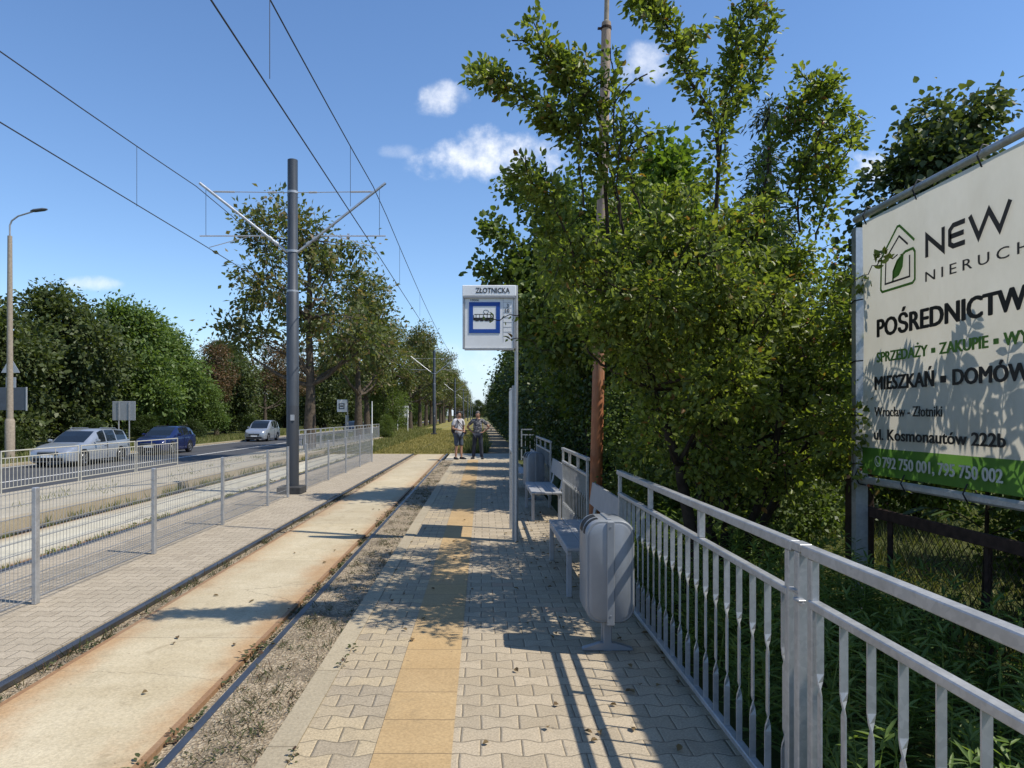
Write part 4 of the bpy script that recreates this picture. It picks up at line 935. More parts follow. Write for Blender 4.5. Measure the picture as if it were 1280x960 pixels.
def make_car(name, label, cat, S, paint, loc, rz, group=None):
    t = thing(name, label, cat, loc, rz, group)
    rings = []
    for y, zl, zb, zt, wm, wb, wt in S:
        if zt - zb > .2: wt += .075
        h = [(0, zl), (wm - .12, zl), (wm - .02, zl + .06), (wm, zl + .42 * (zb - zl)), (wb + .025, zb - .05), (wb, zb), (wb * .5 + wt * .5 + .03, zb * .5 + zt * .5 - .02), (wt + .04, zt - .07 * min(1, (zt - zb) / .3)), (wt - .06, zt - .012), (0, zt)]
        rings.append([Vector((px, y, pz)) for px, pz in h] + [Vector((-px, y, pz)) for px, pz in reversed(h[1:-1])])
    n = 18; body, gl = MB(), {}
    V = [p for r_ in rings for p in r_]
    def face(a, i): j = (i + 1) % n; return (a * n + i, a * n + j, (a + 1) * n + j, (a + 1) * n + i)
    cab = [k for k, s in enumerate(S) if s[3] - s[2] > .25]
    F = {'body': [], 'windscreen': [], 'rear_window': []}
    for a in range(len(S) - 1):
        for i in range(n):
            k = i if i < 9 else 17 - i
            w = 'body'
            if a in (4, 5) and k == 8: w = 'windscreen'
            if k in (5, 6) and a in (6, 7, 9, 11): w = ('side_window', i < 9, {6: 0, 7: 0, 9: 1, 11: 2}[a])
            if a == 13 and k == 8: w = 'rear_window'
            F.setdefault(w, []).append(face(a, i))
    F['body'].append(tuple(reversed(range(n)))); e = (len(S) - 1) * n; F['body'].append(tuple(e + i for i in range(n)))
    for w, fs in F.items():
        if not fs: continue
        mb = MB(); used = sorted({i for f in fs for i in f}); mp = {i: k for k, i in enumerate(used)}
        mb.v = [tuple(V[i]) for i in used]; mb.f = [tuple(mp[i] for i in f) for f in fs]
        w = w if isinstance(w, str) else w[0]
        part(t, w, mb, paint if w == 'body' else 'glass', 35 if w == 'body' else None, False)
    f0, r0_ = S[0][0], S[-1][0]; wm = S[5][4]
    for sx in (-1, 1):
        for y in (f0 + .96, r0_ - .98):
            A = MB(); c = [(.375 * math.cos(R(a)), max(-.16, .375 * math.sin(R(a)))) for a in range(-25, 206, 15)]
            A.rings([[(sx * q, y + p[0], .34 + p[1]) for p in c] for q in (wm - .1, wm + .004)]); part(t, 'wheel_arch', A, 'black', None, False)
            T = Matrix.Translation((sx * (wm - .1), y, .325)) @ Matrix.Rotation(R(90) * sx, 4, 'Y')
            wh = part(t, 'wheel', MB().lathe([(.2, -.1), (.30, -.1), (.325, -.07), (.325, .07), (.30, .105), (.225, .108), (.215, .10)], 24, T), 'black', 40, False)
            rm = MB().lathe([(.215, .095), (.205, .108), (.19, .10), (.185, .07), (.0, .06)], 20, T)
            for k in range(5):
                Rk = T @ Matrix.Rotation(2 * PI * k / 5, 4, 'Z')
                q = MB().box((.1, 0, .098), (.19, .045, .02)); rm.add([Rk @ Vector(p) for p in q.v], q.f)
            sub(wh, 'rim', rm, 'rim', None, False)
        y = f0 + .20
        hl = MB().rings([[(sx * (x + .0), f0 + yy, z) for x, yy, z in ((.40 + o, .085 + q, .60), (.66, .13 + q, .62), (.84, .34 + q, .70), (.80, .40 + q, .76), (.64, .19 + q, .735), (.44 + o, .11 + q, .68))] for q, o in ((-.015, .02), (.08, 0))])
        part(t, 'headlight', hl, 'lamp', None, False)
        mr = part(t, 'mirror', MB().bbox((sx * (wm + .09), S[4][0] + .42, S[5][2] + .10), (.2, .12, .14), .04), paint, 40, False)
        part(t, 'door_seam', MB().box((sx * (wm - .01), S[9][0] - .04, .60), (.03, .012, .62)), 'black', None, False)
        part(t, 'door_handle', MB().bbox((sx * (wm - .012), S[9][0] - .2, .80), (.05, .17, .03), .01), paint, None, False)
    for sx in (-1, 1): part(t, 'roof_rail', MB().tube([(sx * (S[7][6] + .03), S[7][0] + .1, S[8][3] - .03), (sx * (S[7][6] + .03), S[7][0] + .2, S[8][3] + .025), (sx * (S[7][6] + .02), S[11][0] + .3, S[11][3] + .01), (sx * (S[7][6] + .02), S[11][0] + .4, S[11][3] - .05)], .018, 6), 'rim' if 'estate' in name else 'black', None, False)
    part(t, 'grille', MB().bbox((0, f0 + .05, .565), (.84, .14, .15), .02), 'black', None, False)
    part(t, 'chrome_bar', MB().box((0, f0 - .022, .61), (.80, .02, .02)).box((0, f0 - .022, .545), (.78, .02, .015)), 'rim', None, False)
    part(t, 'bumper_intake', MB().bbox((0, f0 + .03, .33), (1.24, .12, .13), .03), 'black', None, False)
    part(t, 'number_plate', MB().box((0, f0 - .026, .455), (.50, .015, .10)), 'white', None, False)
    return t
make_car('estate_car', 'silver estate car driving on the road behind the cream guard fence', 'car', ESTATE, 'silver', (-17.35, 30.2, -.5), 0)
make_car('hatchback_car', 'dark blue hatchback car following the silver estate car', 'car', HATCH, 'carblue', (-17.55, 38.6, -.5), 0)
make_car('minivan', 'small silver minivan farther back on the road, left of the dark tram pole', 'car', MPV, 'silver2', (-18.0, 57, -.5), 0)
make_car('parked_car', 'black car half hidden behind the trunk of a roadside tree', 'car', HATCH, 'carblack', (-13.6, 74, -.5), 0)
make_car('parked_car', 'small white car among the distant roadside trunks', 'car', HATCH, 'carwhite', (-13.9, 122, -.5), 0)
t = thing('parked_truck', 'dark fronted truck with a white box body, behind the white information board', 'truck', (-12.0, 96, -.5))
part(t, 'box_body', MB().bbox((0, 2.2, 1.95), (2.3, 4.6, 2.3), .04), 'carwhite', None, False)
part(t, 'cab', MB().rings([[(sx * 1.05, y, z) for sx, z in ((-1, .45), (1, .45), (1, zt), (-1, zt))] for y, zt in ((-1.9, 1.2), (-1.6, 1.35), (-1.0, 2.2), (-.12, 2.3))]), 'carblack', None, False)
part(t, 'windscreen', MB().add([(-.9, -1.585, 1.4), (.9, -1.585, 1.4), (.85, -1.03, 2.17), (-.85, -1.03, 2.17)], [(0, 1, 2, 3)]), 'glass', None, False)
for sx in (-1, 1):
    for y in (-1.1, 3.2): part(t, 'wheel', MB().lathe([(.2, -.12), (.4, -.12), (.4, .12), (.2, .12)], 18, Matrix.Translation((sx * .92, y, .4)) @ Matrix.Rotation(R(90), 4, 'Y')), 'black', 40, False)
    part(t, 'headlight', MB().bbox((sx * .75, -1.9, .85), (.35, .06, .2), .03), 'lamp', None, False)

# ================================================================ PEOPLE
MT['skin'] = simple('skin', (.36, .20, .13), .55, 0, .08); MT['hair'] = simple('dark_hair', (.014, .012, .011), .6, 0, .3, 30.0)
MT['hair_grey'] = simple('short_grey_hair', (.10, .09, .085), .7, 0, .3, 30.0)
MT['tshirt'] = simple('white_tshirt', (.50, .49, .50), .85, 0, .06, 8.0); MT['shorts'] = simple('slate_blue_shorts', (.055, .07, .095), .85, 0, .15, 10.0)
MT['jeans'] = simple('dark_jeans', (.022, .027, .042), .85, 0, .25, 9.0); MT['shoe'] = simple('dark_shoe', (.018, .018, .022), .6)
MT['pack'] = simple('dark_backpack_cloth', (.025, .02, .024), .8, 0, .2); MT['red'] = simple('dull_red_cloth', (.14, .03, .025), .8)
m, nt, b = new_mat('camouflage_shirt')
o = objco(nt); n1_ = noise(nt, 14.0, 2.0, .5, o, .6); n2_ = noise(nt, 11.0, 2.0, .5, scaled(nt, o, (1, -1, 1.4)), .6)
c = mixc(nt, step(nt, n1_, .50, .53), (.055, .06, .075), (.17, .17, .18)); c = mixc(nt, step(nt, n2_, .57, .60), c, (.30, .28, .26)); c = mixc(nt, step(nt, n2_, .36, .40), (.018, .02, .028), c)
nt.links.new(c, b.inputs['Base Color']); b.inputs['Roughness'].default_value = .9; MT['camo'] = m
def skin_mesh(name, nodes, edges, levels=1):
    """nodes: {key: ((x, y, z), radius or (rx, ry))}; first key is the root"""
    keys = list(nodes); ix = {k: i for i, k in enumerate(keys)}
    me = bpy.data.meshes.new(name + '_skeleton'); me.from_pydata([nodes[k][0] for k in keys], [(ix[a], ix[b_]) for a, b_ in edges], [])
    o = bpy.data.objects.new(name, me); COL.objects.link(o)
    o.modifiers.new('Skin', 'SKIN')
    sv = me.skin_vertices[0].data
    for k in keys:
        r_ = nodes[k][1]; sv[ix[k]].radius = r_ if isinstance(r_, tuple) else (r_, r_); sv[ix[k]].use_root = (ix[k] == 0)
    s = o.modifiers.new('Sub', 'SUBSURF'); s.levels = levels; s.render_levels = levels
    dg = bpy.context.evaluated_depsgraph_get(); dg.update()
    out = bpy.data.meshes.new_from_object(o.evaluated_get(dg)); out.name = name
    bpy.data.objects.remove(o); out.materials.clear()
    out.polygons.foreach_set('use_smooth', [True] * len(out.polygons)); return out
def person(label, loc, rz, arms, legs, top, bottom, bottom_len, hairmat, group):
    """arms: {side: (elbow, wrist, finger direction)}; legs: {side: (knee, ankle)} in the figure's own space, facing -y"""
    t = thing('person', label, 'person', loc, rz, group)
    N = {'pelvis': ((0, .0, .93), (.15, .11)), 'waist': ((0, -.01, 1.10), (.145, .105)), 'chest': ((0, 0, 1.30), (.165, .11)), 'collar': ((0, .01, 1.425), (.10, .075)), 'neck': ((0, 0, 1.50), .055),
         'jaw': ((0, -.025, 1.575), (.062, .072)), 'brow': ((0, -.012, 1.645), (.074, .092)), 'top': ((0, .0, 1.71), (.055, .066)), 'nose': ((0, -.118, 1.613), .013)}
    E = [('pelvis', 'waist'), ('waist', 'chest'), ('chest', 'collar'), ('collar', 'neck'), ('neck', 'jaw'), ('jaw', 'brow'), ('brow', 'top'), ('jaw', 'nose')]
    S = {'l': -1, 'r': 1}
    sleeves, trous, fing = {}, {}, []
    for k, sx in S.items():
        el, wr, fd = arms[k]; sh = Vector((sx * .185, .0, 1.405)); el, wr, fd = Vector(el), Vector(wr), Vector(fd).normalized()
        N['sh' + k] = (tuple(sh), .058); N['el' + k] = (tuple(el), .042); N['wr' + k] = (tuple(wr), .028); pm = wr + fd * .055; N['pm' + k] = (tuple(pm), (.034, .02)); pe = wr + fd * .09; N['pe' + k] = (tuple(pe), (.036, .016))
        E += [('collar', 'sh' + k), ('sh' + k, 'el' + k), ('el' + k, 'wr' + k), ('wr' + k, 'pm' + k), ('pm' + k, 'pe' + k)]
        side = fd.cross(Vector((0, 0, 1))).normalized() if abs(fd.z) < .9 else Vector((0, 1, 0)); side = (side - fd * side.dot(fd)).normalized(); nb = fd.cross(side)
        for q in range(4):                                # four fingers and the thumb, each a chain of its own
            a = pe + side * (.027 - q * .018); ln_ = (.068, .078, .072, .055)[q]; c1 = a + fd * ln_ * .5 + nb * .006; c2 = a + fd * ln_ * .95 + nb * .024
            fing.append([pe - fd * .02 + side * (.02 - q * .013), a, c1, c2])
        fing.append([pm - fd * .02, pm + side * .034, pm + side * .05 + fd * .03, pm + side * .05 + fd * .055])
        kn, an = Vector(legs[k][0]), Vector(legs[k][1]); hp = Vector((sx * .09, 0, .88))
        N['hp' + k] = (tuple(hp), .088); N['kn' + k] = (tuple(kn), .057); N['ca' + k] = (tuple(kn.lerp(an, .35) + Vector((0, .02, 0))), .056); N['an' + k] = (tuple(an), .037); N['to' + k] = (tuple(an + Vector((sx * .01, -.05, -.045))), (.026, .018))
        E += [('pelvis', 'hp' + k), ('hp' + k, 'kn' + k), ('kn' + k, 'ca' + k), ('ca' + k, 'an' + k), ('an' + k, 'to' + k)]
    body = skin_mesh('body', N, E, 2)
    fb = MB(); fb.v = [tuple(v.co) for v in body.vertices]; fb.f = [tuple(p.vertices) for p in body.polygons]
    for ch in fing: fb.tube(ch, [.0085, .0088, .008, .0062], 6)
    part(t, 'body', fb, 'skin', 60, False)
    inf = lambda r_, d: tuple(q + d for q in r_) if isinstance(r_, tuple) else r_ + d
    C = {k: (N[k][0], inf(N[k][1], .018)) for k in ('chest', 'waist', 'pelvis', 'collar')}; C['pelvis'] = ((0, 0, .865), (.178, .138)); C['waist'] = ((0, -.01, 1.08), (.168, .128))
    Ec = [('chest', 'waist'), ('waist', 'pelvis'), ('chest', 'collar')]
    for k in S:
        a = Vector(N['sh' + k][0]); b_ = Vector(N['el' + k][0]); C['sh' + k] = (tuple(a), .076); C['sl' + k] = (tuple(a.lerp(b_, .72)), .068); Ec += [('collar', 'sh' + k), ('sh' + k, 'sl' + k)]
    part_ = lambda nm, me, mt: link(nm, me, mt, t)
    part_('shirt', skin_mesh('shirt', C, Ec, 2), top)
    T_ = {'pelvis': ((0, 0, .94), (.158, .118))}; Et = []
    for k, sx in S.items():
        hp, kn, an = (Vector(N[q + k][0]) for q in ('hp', 'kn', 'an')); T_['hp' + k] = (tuple(hp), .108); e_ = hp.lerp(kn, 1.05) if bottom_len == 'knee' else None
        Et.append(('pelvis', 'hp' + k))
        if e_ is not None: T_['md' + k] = (tuple(hp.lerp(kn, .5)), .098); T_['kn' + k] = (tuple(e_), .088); Et += [('hp' + k, 'md' + k), ('md' + k, 'kn' + k)]
        else: T_['kn' + k] = (tuple(kn), .078); T_['ca' + k] = (N['ca' + k][0], .074); T_['an' + k] = (tuple(an + Vector((0, 0, -.02))), .066); Et += [('hp' + k, 'kn' + k), ('kn' + k, 'ca' + k), ('ca' + k, 'an' + k)]
    part_('shorts' if bottom_len == 'knee' else 'trousers', skin_mesh('legwear', T_, Et, 2), bottom)
    for k, sx in S.items():
        an = Vector(N['an' + k][0]); x, y = an.x, an.y
        sh = MB().rings([[(x + sx * .01 * i + a * w, y + yy, z * h) for a, z in ((-.045, .0), (.045, .0), (.05, .025), (.036, .07), (-.036, .07), (-.05, .025))] for i, (yy, w, h) in enumerate(((.085, .6, .9), (.06, .95, 1.25), (-.02, 1, 1.3), (-.11, 1.08, .85), (-.18, .95, .7), (-.205, .5, .6)))])
        part(t, 'shoe', sh, 'shoe', 50, False)
    hb = MB(); rs = []
    for z, rx, ry, yc in ((1.60, .074, .04, .06), (1.645, .084, .085, .02), (1.69, .081, .092, .004), (1.735, .062, .075, .004), (1.765, .022, .03, .004)):
        rs.append([(rx * math.cos(2 * PI * q / 16), yc + ry * math.sin(2 * PI * q / 16), z) for q in range(16)])
    hb.rings(rs); part(t, 'hair', hb, hairmat, 60, False)
    for sx in (-1, 1):
        part(t, 'eye', MB().lathe([(.0, -.009), (.009, 0), (.0, .009)], 8, Matrix.Translation((sx * .03, -.095, 1.635))), 'hair', None, False)
        part(t, 'ear', MB().bbox((sx * .078, .0, 1.62), (.02, .035, .055), .008), 'skin', None, False)
    part(t, 'mouth', MB().bbox((0, -.094, 1.572), (.045, .012, .010), .003), 'red', None, False)
    return t
PG = 'people waiting at the end of the platform'
pa = person('person in a white t-shirt and dark knee-length shorts at the platform end', (-.87, 25.35, -.004), R(38),
            {'l': ((-.25, .03, 1.13), (-.10, -.21, 1.06), (.6, -.7, -.2)), 'r': ((.25, .02, 1.13), (.10, -.22, 1.03), (-.6, -.7, -.1))},
            {'l': ((-.10, -.02, .49), (-.11, .02, .085)), 'r': ((.10, -.03, .49), (.12, -.02, .085))}, 'tshirt', 'shorts', 'knee', 'hair', PG)
pb = person('person in a camouflage-patterned shirt and dark jeans, standing with hands on the hips', (-.17, 25.5, -.004), R(-6),
            {'l': ((-.40, .06, 1.17), (-.20, -.02, .99), (.75, -.3, -.35)), 'r': ((.42, .06, 1.17), (.205, -.02, .985), (-.75, -.3, -.35))},
            {'l': ((-.13, -.01, .49), (-.16, .02, .085)), 'r': ((.12, -.02, .49), (.15, .01, .085))}, 'camo', 'jeans', 'ankle', 'hair_grey', PG)
M_ = Matrix.Translation(pa.location) @ Matrix.Rotation(R(38), 4, 'Z')
bk = thing('backpack', 'dark backpack with reddish flap on the back of the person in white', 'backpack', pa.location, R(38))
part(bk, 'body', MB().bbox((0, .215, 1.16), (.30, .15, .44), .05), 'pack', 40, False); part(bk, 'flap', MB().bbox((0, .30, 1.08), (.22, .04, .2), .018), 'red', 40, False)
for sx in (-1, 1): part(bk, 'strap', MB().tube([(sx * .11, .14, 1.36), (sx * .12, .03, 1.475), (sx * .115, -.12, 1.38), (sx * .13, -.14, 1.2), (sx * .17, .02, 1.02), (sx * .13, .15, .98)], .014, 6), 'pack', None, False)
sb = thing('shoulder_bag', 'small black shoulder bag at the hip of the person in white', 'bag', pa.location, R(38))
part(sb, 'body', MB().bbox((.20, -.10, .98), (.07, .2, .16), .025), 'pack', 40, False)
part(sb, 'strap', MB().tube([(.20, -.08, 1.05), (.12, -.15, 1.15), (-.02, -.145, 1.30), (-.12, -.08, 1.44), (-.13, .05, 1.46)], .013, 6), 'pack', None, False)
# ================================================================ TREES
def tree_thing(name, label, cat, base, group=None): return thing(name, label, cat, base, 0, group)
Q = lambda px, py, Y: tuple(at(px, py, Y))
# plum trees beside the platform: low dense crowns and long leafy shoots; K brings a point seen from the platform to its own distance
def nearer(p, k): return tuple(Vector((0, 0, EYE)) + (Vector(p) - Vector((0, 0, EYE))) * k)
def plum(label, base, trunk, crowns, shoots, k, seed, nl, nt_, nleaf, leaf):
    t = tree_thing('plum_tree', label, 'tree', base, 'fruit trees behind the railing')
    sh = [([nearer(Q(*p), k) for p in pl], rad * k * 1.05, int(cnt * .9), th * k) for pl, rad, cnt, th in shoots]
    cr = [(nearer(c, k), tuple(v * k for v in r_), w) for c, r_, w in crowns]
    return t, build_tree(t, seed, trunk, cr, nl, nt_, nleaf, leaf, 'leaf_plum', 'bark_dark', .065, .075, True, sh, .5, .45, .25, .35, (22, .38, .038, 120))
K1 = .60
plum('bushy plum tree beside the orange pole, long leafy shoots reaching over the platform', (1.66, 5.7, 0), [(1.66, 5.7, -.05), (1.70, 5.62, .6), (1.58, 5.6, 1.2), (1.35, 5.5, 1.8), (1.25, 5.4, 2.5)],
     [((2.45, 8.9, 3.5), (1.05, 1.9, 1.2), 1.0), ((1.35, 9.4, 3.15), (.7, 1.6, .6), .45), ((1.05, 9.4, 3.9), (.5, 1.5, .5), .3), ((1.9, 9.0, 2.6), (.5, 1.2, .6), .25), ((2.25, 11.0, 4.3), (.7, 1.3, .7), .45), ((1.85, 12.0, 3.8), (.8, 1.2, .7), .4), ((2.9, 8.9, 2.5), (1.0, 1.4, 1.0), .7), ((2.9, 9.2, 1.4), (1.1, 1.0, 1.0), .5)],
     (([(760, 300, 8.9), (751, 187, 8.7), (690, 154, 8.5), (641, 102, 8.3), (584, 92, 8.1)], .085, 1900, .026),
      ([(790, 330, 8.9), (751, 150, 8.6), (718, 98, 8.3), (690, 78, 8.2), (662, 18, 8.1)], .075, 1150, .02),
      ([(730, 260, 8.6), (722, 150, 8.4), (700, 98, 8.3), (708, 60, 8.2)], .07, 600, .012),
      ([(775, 280, 8.4), (770, 180, 8.3), (766, 105, 8.3), (763, 60, 8.2)], .07, 380, .012),
      ([(800, 260, 8.6), (782, 190, 8.5), (792, 140, 8.4)], .09, 380, .014),
      ([(720, 330, 8.7), (690, 250, 8.6), (668, 230, 8.4), (640, 205, 8.3)], .10, 800, .014),
      ([(690, 400, 9.4), (660, 392, 9.3), (632, 396, 9.2), (608, 399, 9.1)], .022, 26, .006), ([(690, 440, 9.4), (660, 425, 9.3), (633, 421, 9.2)], .02, 12, .005),
      ([(880, 330, 9.0), (903, 165, 8.8), (857, 93, 8.6), (840, 45, 8.5), (820, 8, 8.5), (786, -4, 8.4)], .075, 1700, .028),
      ([(890, 330, 9.0), (905, 134, 8.9), (918, 81, 8.8), (930, 24, 8.7), (936, -25, 8.7)], .075, 1250, .02),
      ([(905, 200, 9.1), (912, 140, 9.1), (942, 106, 9.1), (956, 61, 9.0), (962, 14, 9.0)], .065, 800, .016)), K1, 11, 24, 230, 21000, (.052, .030))
t, tp = plum('many-stemmed plum tree with reddish fruit, between the orange pole and the billboard', (2.2, 6.3, 0), [(2.2, 6.3, -.05), (2.2, 6.25, .6), (2.1, 6.15, 1.2), (2.15, 6.1, 1.9), (2.25, 6.0, 2.5)],
     [((3.3, 9.6, 3.5), (1.1, 1.3, 1.2), 1.0), ((4.25, 9.4, 3.3), (1.0, 1.2, 1.1), .8), ((4.7, 9.3, 2.3), (.8, 1.0, .8), .4), ((3.6, 9.5, 2.2), (.9, 1.0, .7), .45), ((3.7, 9.0, 1.5), (1.8, 1.2, 1.2), 1.1), ((2.6, 9.6, 4.2), (.9, .9, .9), .35), ((4.7, 9.6, 1.2), (.8, .8, 1.0), .3)],
     (([(940, 300, 9.6), (966, 179, 9.5), (1003, 138, 9.4), (1042, 100, 9.3)], .10, 1500, .02),
      ([(980, 250, 9.6), (1010, 170, 9.5), (1054, 130, 9.4)], .075, 700, .014),
      ([(1000, 290, 9.4), (999, 211, 9.3), (1027, 183, 9.2), (1076, 166, 9.1)], .08, 900, .016),
      ([(1020, 300, 9.2), (1035, 240, 9.1), (1040, 205, 9.0)], .10, 700, .014),
      ([(1040, 380, 7.6), (1080, 340, 7.4), (1105, 322, 7.2), (1122, 318, 7.15)], .028, 34, .004)), .62, 23, 24, 250, 24000, (.052, .030))
t3, _ = plum('plum thicket standing behind the two railing-side plum trees, right of the orange pole', (2.5, 7.9, 0), [(2.5, 7.9, -.05), (2.5, 7.85, .8), (2.4, 7.8, 1.6), (2.3, 7.7, 2.4)],
     [((2.25, 7.6, 2.9), (.85, 1.2, .8), 1.0), ((2.6, 7.9, 1.7), (.9, .9, .8), .6), ((2.0, 7.4, 2.2), (.6, .9, .5), .4), ((3.2, 7.9, 2.6), (.8, .9, .8), .5)], (), 1.0, 29, 16, 240, 16000, (.055, .032))
rng = np.random.default_rng(5)
me = tp[1].data; nv = len(me.vertices); co = np.empty(nv * 3, 'f'); me.vertices.foreach_get('co', co); co = co.reshape(-1, 3)[::6]
fr = MB()
for i in rng.choice(len(co), 260, replace=False): fr.lathe([(.0, -.011), (.0095, -.006), (.010, .003), (.0, .011)], 6, Matrix.Translation(Vector(co[i]) + Vector((0, -.01, -.03))))
o = link('fruit', fr.mesh('fruit'), 'plum', t); o['kind'] = 'stuff'
for k, (dx, dy, lean) in enumerate(((-.12, -.1, (-.35, -.3, 1.9)), (.2, .05, (.55, -.35, 1.8)), (.08, -.15, (.2, -.5, 1.9)))):
    a = Vector((2.2 + dx, 6.3 + dy, -.05)); pts = [a + Vector((lean[0] * f ** 1.3 + .05 * math.sin(f * 9 + k), lean[1] * f, lean[2] * f)) for f in (0, .2, .4, .6, .8, 1)]
    part(t, 'stem', MB().tube(pts, [.05, .043, .038, .033, .026, .014], 8), 'bark_dark', 60)
# young maple showing between the two
t = tree_thing('maple_tree', 'young yellow green maple rising between the two plum trees', 'tree', (3.0, 11.6, 0))
build_tree(t, 31, [(3.0, 11.6, -.05), (3.05, 11.6, 1.5), (3.0, 11.6, 3.2), (3.05, 11.6, 5.2)], [((3.0, 11.5, 4.3), (.95, .95, 1.3), 1.0), ((3.0, 11.5, 5.6), (.5, .5, .8), .35), ((3.4, 11.3, 3.0), (1.2, 1.0, 1.1), .6)],
           12, 170, 11000, (.115, .10), 'leaf_maple', 'bark_dark', .07, .17, True, (), .35, .35)
# overhanging maple further along the platform
t = tree_thing('maple_tree', 'maple overhanging the platform just behind the tram stop sign', 'tree', (2.2, 14.2, 0))
sh = []
for pl, rad, cnt, th in (([(690, 330, 13.6), (670, 262, 13.3), (650, 238, 13.1), (629, 226, 13.0)], .16, 420, .014), ([(680, 360, 13.2), (640, 310, 12.9), (622, 290, 12.8), (605, 276, 12.7)], .16, 420, .014), ([(660, 390, 13.2), (632, 350, 13.0), (600, 328, 12.9)], .2, 420, .012)):
    sh.append(([Q(*p) for p in pl], rad, cnt, th))
build_tree(t, 37, [(2.2, 14.2, -.05), (2.15, 14.2, 1.5), (2.0, 14.1, 3.0), (1.9, 14.0, 4.6)], [((1.75, 13.9, 4.3), (1.25, 1.5, 1.5), 1.0), ((1.0, 13.4, 3.9), (.75, 1.0, 1.1), .6), ((1.5, 12.4, 3.4), (.8, .8, 1.0), .5), ((1.9, 13.2, 5.6), (.8, .9, .8), .35), ((2.3, 13.8, 2.4), (1.1, 1.3, 1.3), .8)],
           12, 300, 17000, (.11, .095), 'leaf_bush', 'bark_dark', .09, .2, True, sh, .4, .35)
# dark shrubs that wall the platform in -- each is a plant of its own
MAKE = {}
def crown_variant(key, seed, h, crowns, nl, nt_, nleaf, leaf, lmat, bark, r0, sig, six=False, shell=.5, trunk_top=.8, amp=.35):
    """first use builds the plant, later uses copy it"""
    def make(name, label, cat, loc, sc_=1.0, rz=0.0, group=None, mat=None):
        if key not in MAKE:
            t = tree_thing(name, label, cat, (0, 0, 0), group)
            tr = [(0, 0, -.1), (.05, .03, h * .25), (-.04, .06, h * .5), (.03, 0, h * trunk_top)]
            build_tree(t, seed, tr, crowns, nl, nt_, nleaf, leaf, lmat, bark, r0, sig, six, (), shell, amp)
            MAKE[key] = t
        else: t = copy_tree(MAKE[key])
        t['label'] = label; t['category'] = cat
        if group: t['group'] = group
        elif 'group' in t: del t['group']
        t.name = name
        t.location = loc; t.rotation_euler = (0, 0, rz); t.scale = (sc_, sc_, sc_) if np.isscalar(sc_) else sc_
        return t
    return make
shrub = crown_variant('shrub', 41, 4.2, [((0, 0, 2.4), (1.35, 1.5, 2.0), 1.0), ((.2, -.2, 4.0), (.8, .9, .9), .3), ((0, 0, .9), (1.3, 1.5, .95), .6)], 14, 330, 24000, (.10, .065), 'leaf_dark', 'bark_dark', .09, .2, False, .45)
hedge_far = crown_variant('hedge', 43, 4.2, [((0, 0, 2.6), (1.6, 2.6, 2.1), 1.0), ((.2, .5, 4.2), (1.1, 1.6, .9), .35), ((0, 0, 1.0), (1.5, 2.6, 1.1), .6)], 14, 260, 15000, (.17, .12), 'leaf_dark', 'bark_dark', .1, .3, False, .5)
G1 = 'dark shrubs walling the platform'
for i, (x, y, s, rz, lb) in enumerate([
        (2.75, 12.6, .85, .3, 'dark leafy shrub behind the second bench, below the maple'), (2.85, 15.6, 1.0, 1.7, 'dark leafy shrub behind the most distant bench'),
        (2.95, 18.4, 1.08, 2.9, 'tall dark shrub behind the last platform railing, before the cross railing'), (3.1, 21.6, 1.15, 4.1, 'tall dark shrub standing close to the cross railing on the platform side'),
        (4.9, 13.4, 1.1, 5.2, 'dark shrub deep behind the many-stemmed plum tree'), (4.6, 16.8, 1.2, .9, 'dark shrub in the second row, behind the distant bench shrub')]):
    shrub('shrub', lb, 'shrub', (x, y, -.08), s, rz, G1)
for i, (x, y, s, rz) in enumerate([(2.75, 27.2, 1.02, .1), (2.6, 31.5, 1.05, 3.2), (2.6, 36.5, .98, .25), (2.9, 41, 1.25, 3.3), (2.5, 47, .95, .4), (3.1, 53, 1.4, 3.0), (2.6, 61, 1.05, .3), (3.2, 70, 1.45, 3.3), (2.7, 83, 1.25, 0), (2.8, 96, 1.3, 3.1), (2.9, 112, 1.35, 0), (3.0, 132, 1.4, 3.1), (3.2, 156, 1.5, 0), (3.4, 190, 1.6, 3.1)]):
    lb = ['dark bush at the platform end, right of the person in the camouflage shirt', 'dark bush next along the sand path after the platform end', 'dark bush third along the sand path, its top just under the stop sign'][i] if i < 3 else 'dark bush in the far hedge along the sand path, merging with its neighbours'
    hedge_far('hedge_bush', lb, 'bush', (x, y, -.08), s, rz, 'hedge bushes along the sand path')
# fill behind the plums
fill = crown_variant('fill', 47, 2.6, [((0, 0, 1.3), (1.5, 1.3, 1.35), 1.0), ((.3, .2, 2.4), (.9, .9, .8), .4)], 12, 260, 17000, (.075, .05), 'leaf_bush', 'bark_dark', .05, .17, False, .45)
for x, y, s, rz, lb in ((2.6, 8.4, .8, 0, 'green bush low behind the plum stems, right of the orange pole'), (5.0, 11.4, 1.1, 1.4, 'green bush behind the plum stems, left of the billboard post'), (6.4, 10.2, 1.15, 2.6, 'green bush behind the billboard, seen beneath its lower edge'), (3.2, 7.6, .75, 4.0, 'low green bush at the left foot of the billboard'),
                    (6.3, 7.2, .9, 5.0, 'green bush beyond the chain link fence under the banner'), (2.55, 10.9, .7, 2.0, 'low bush between the orange pole foot and the plum stems'), (7.4, 12.8, 1.5, .7, 'large bush behind the second plum tree, against the linden'), (5.5, 14.6, 1.6, 3.3, 'large bush beneath the conifer')):
    fill('bush', lb, 'bush', (x, y, -.08), s, rz, 'bushes in the garden behind the fence')
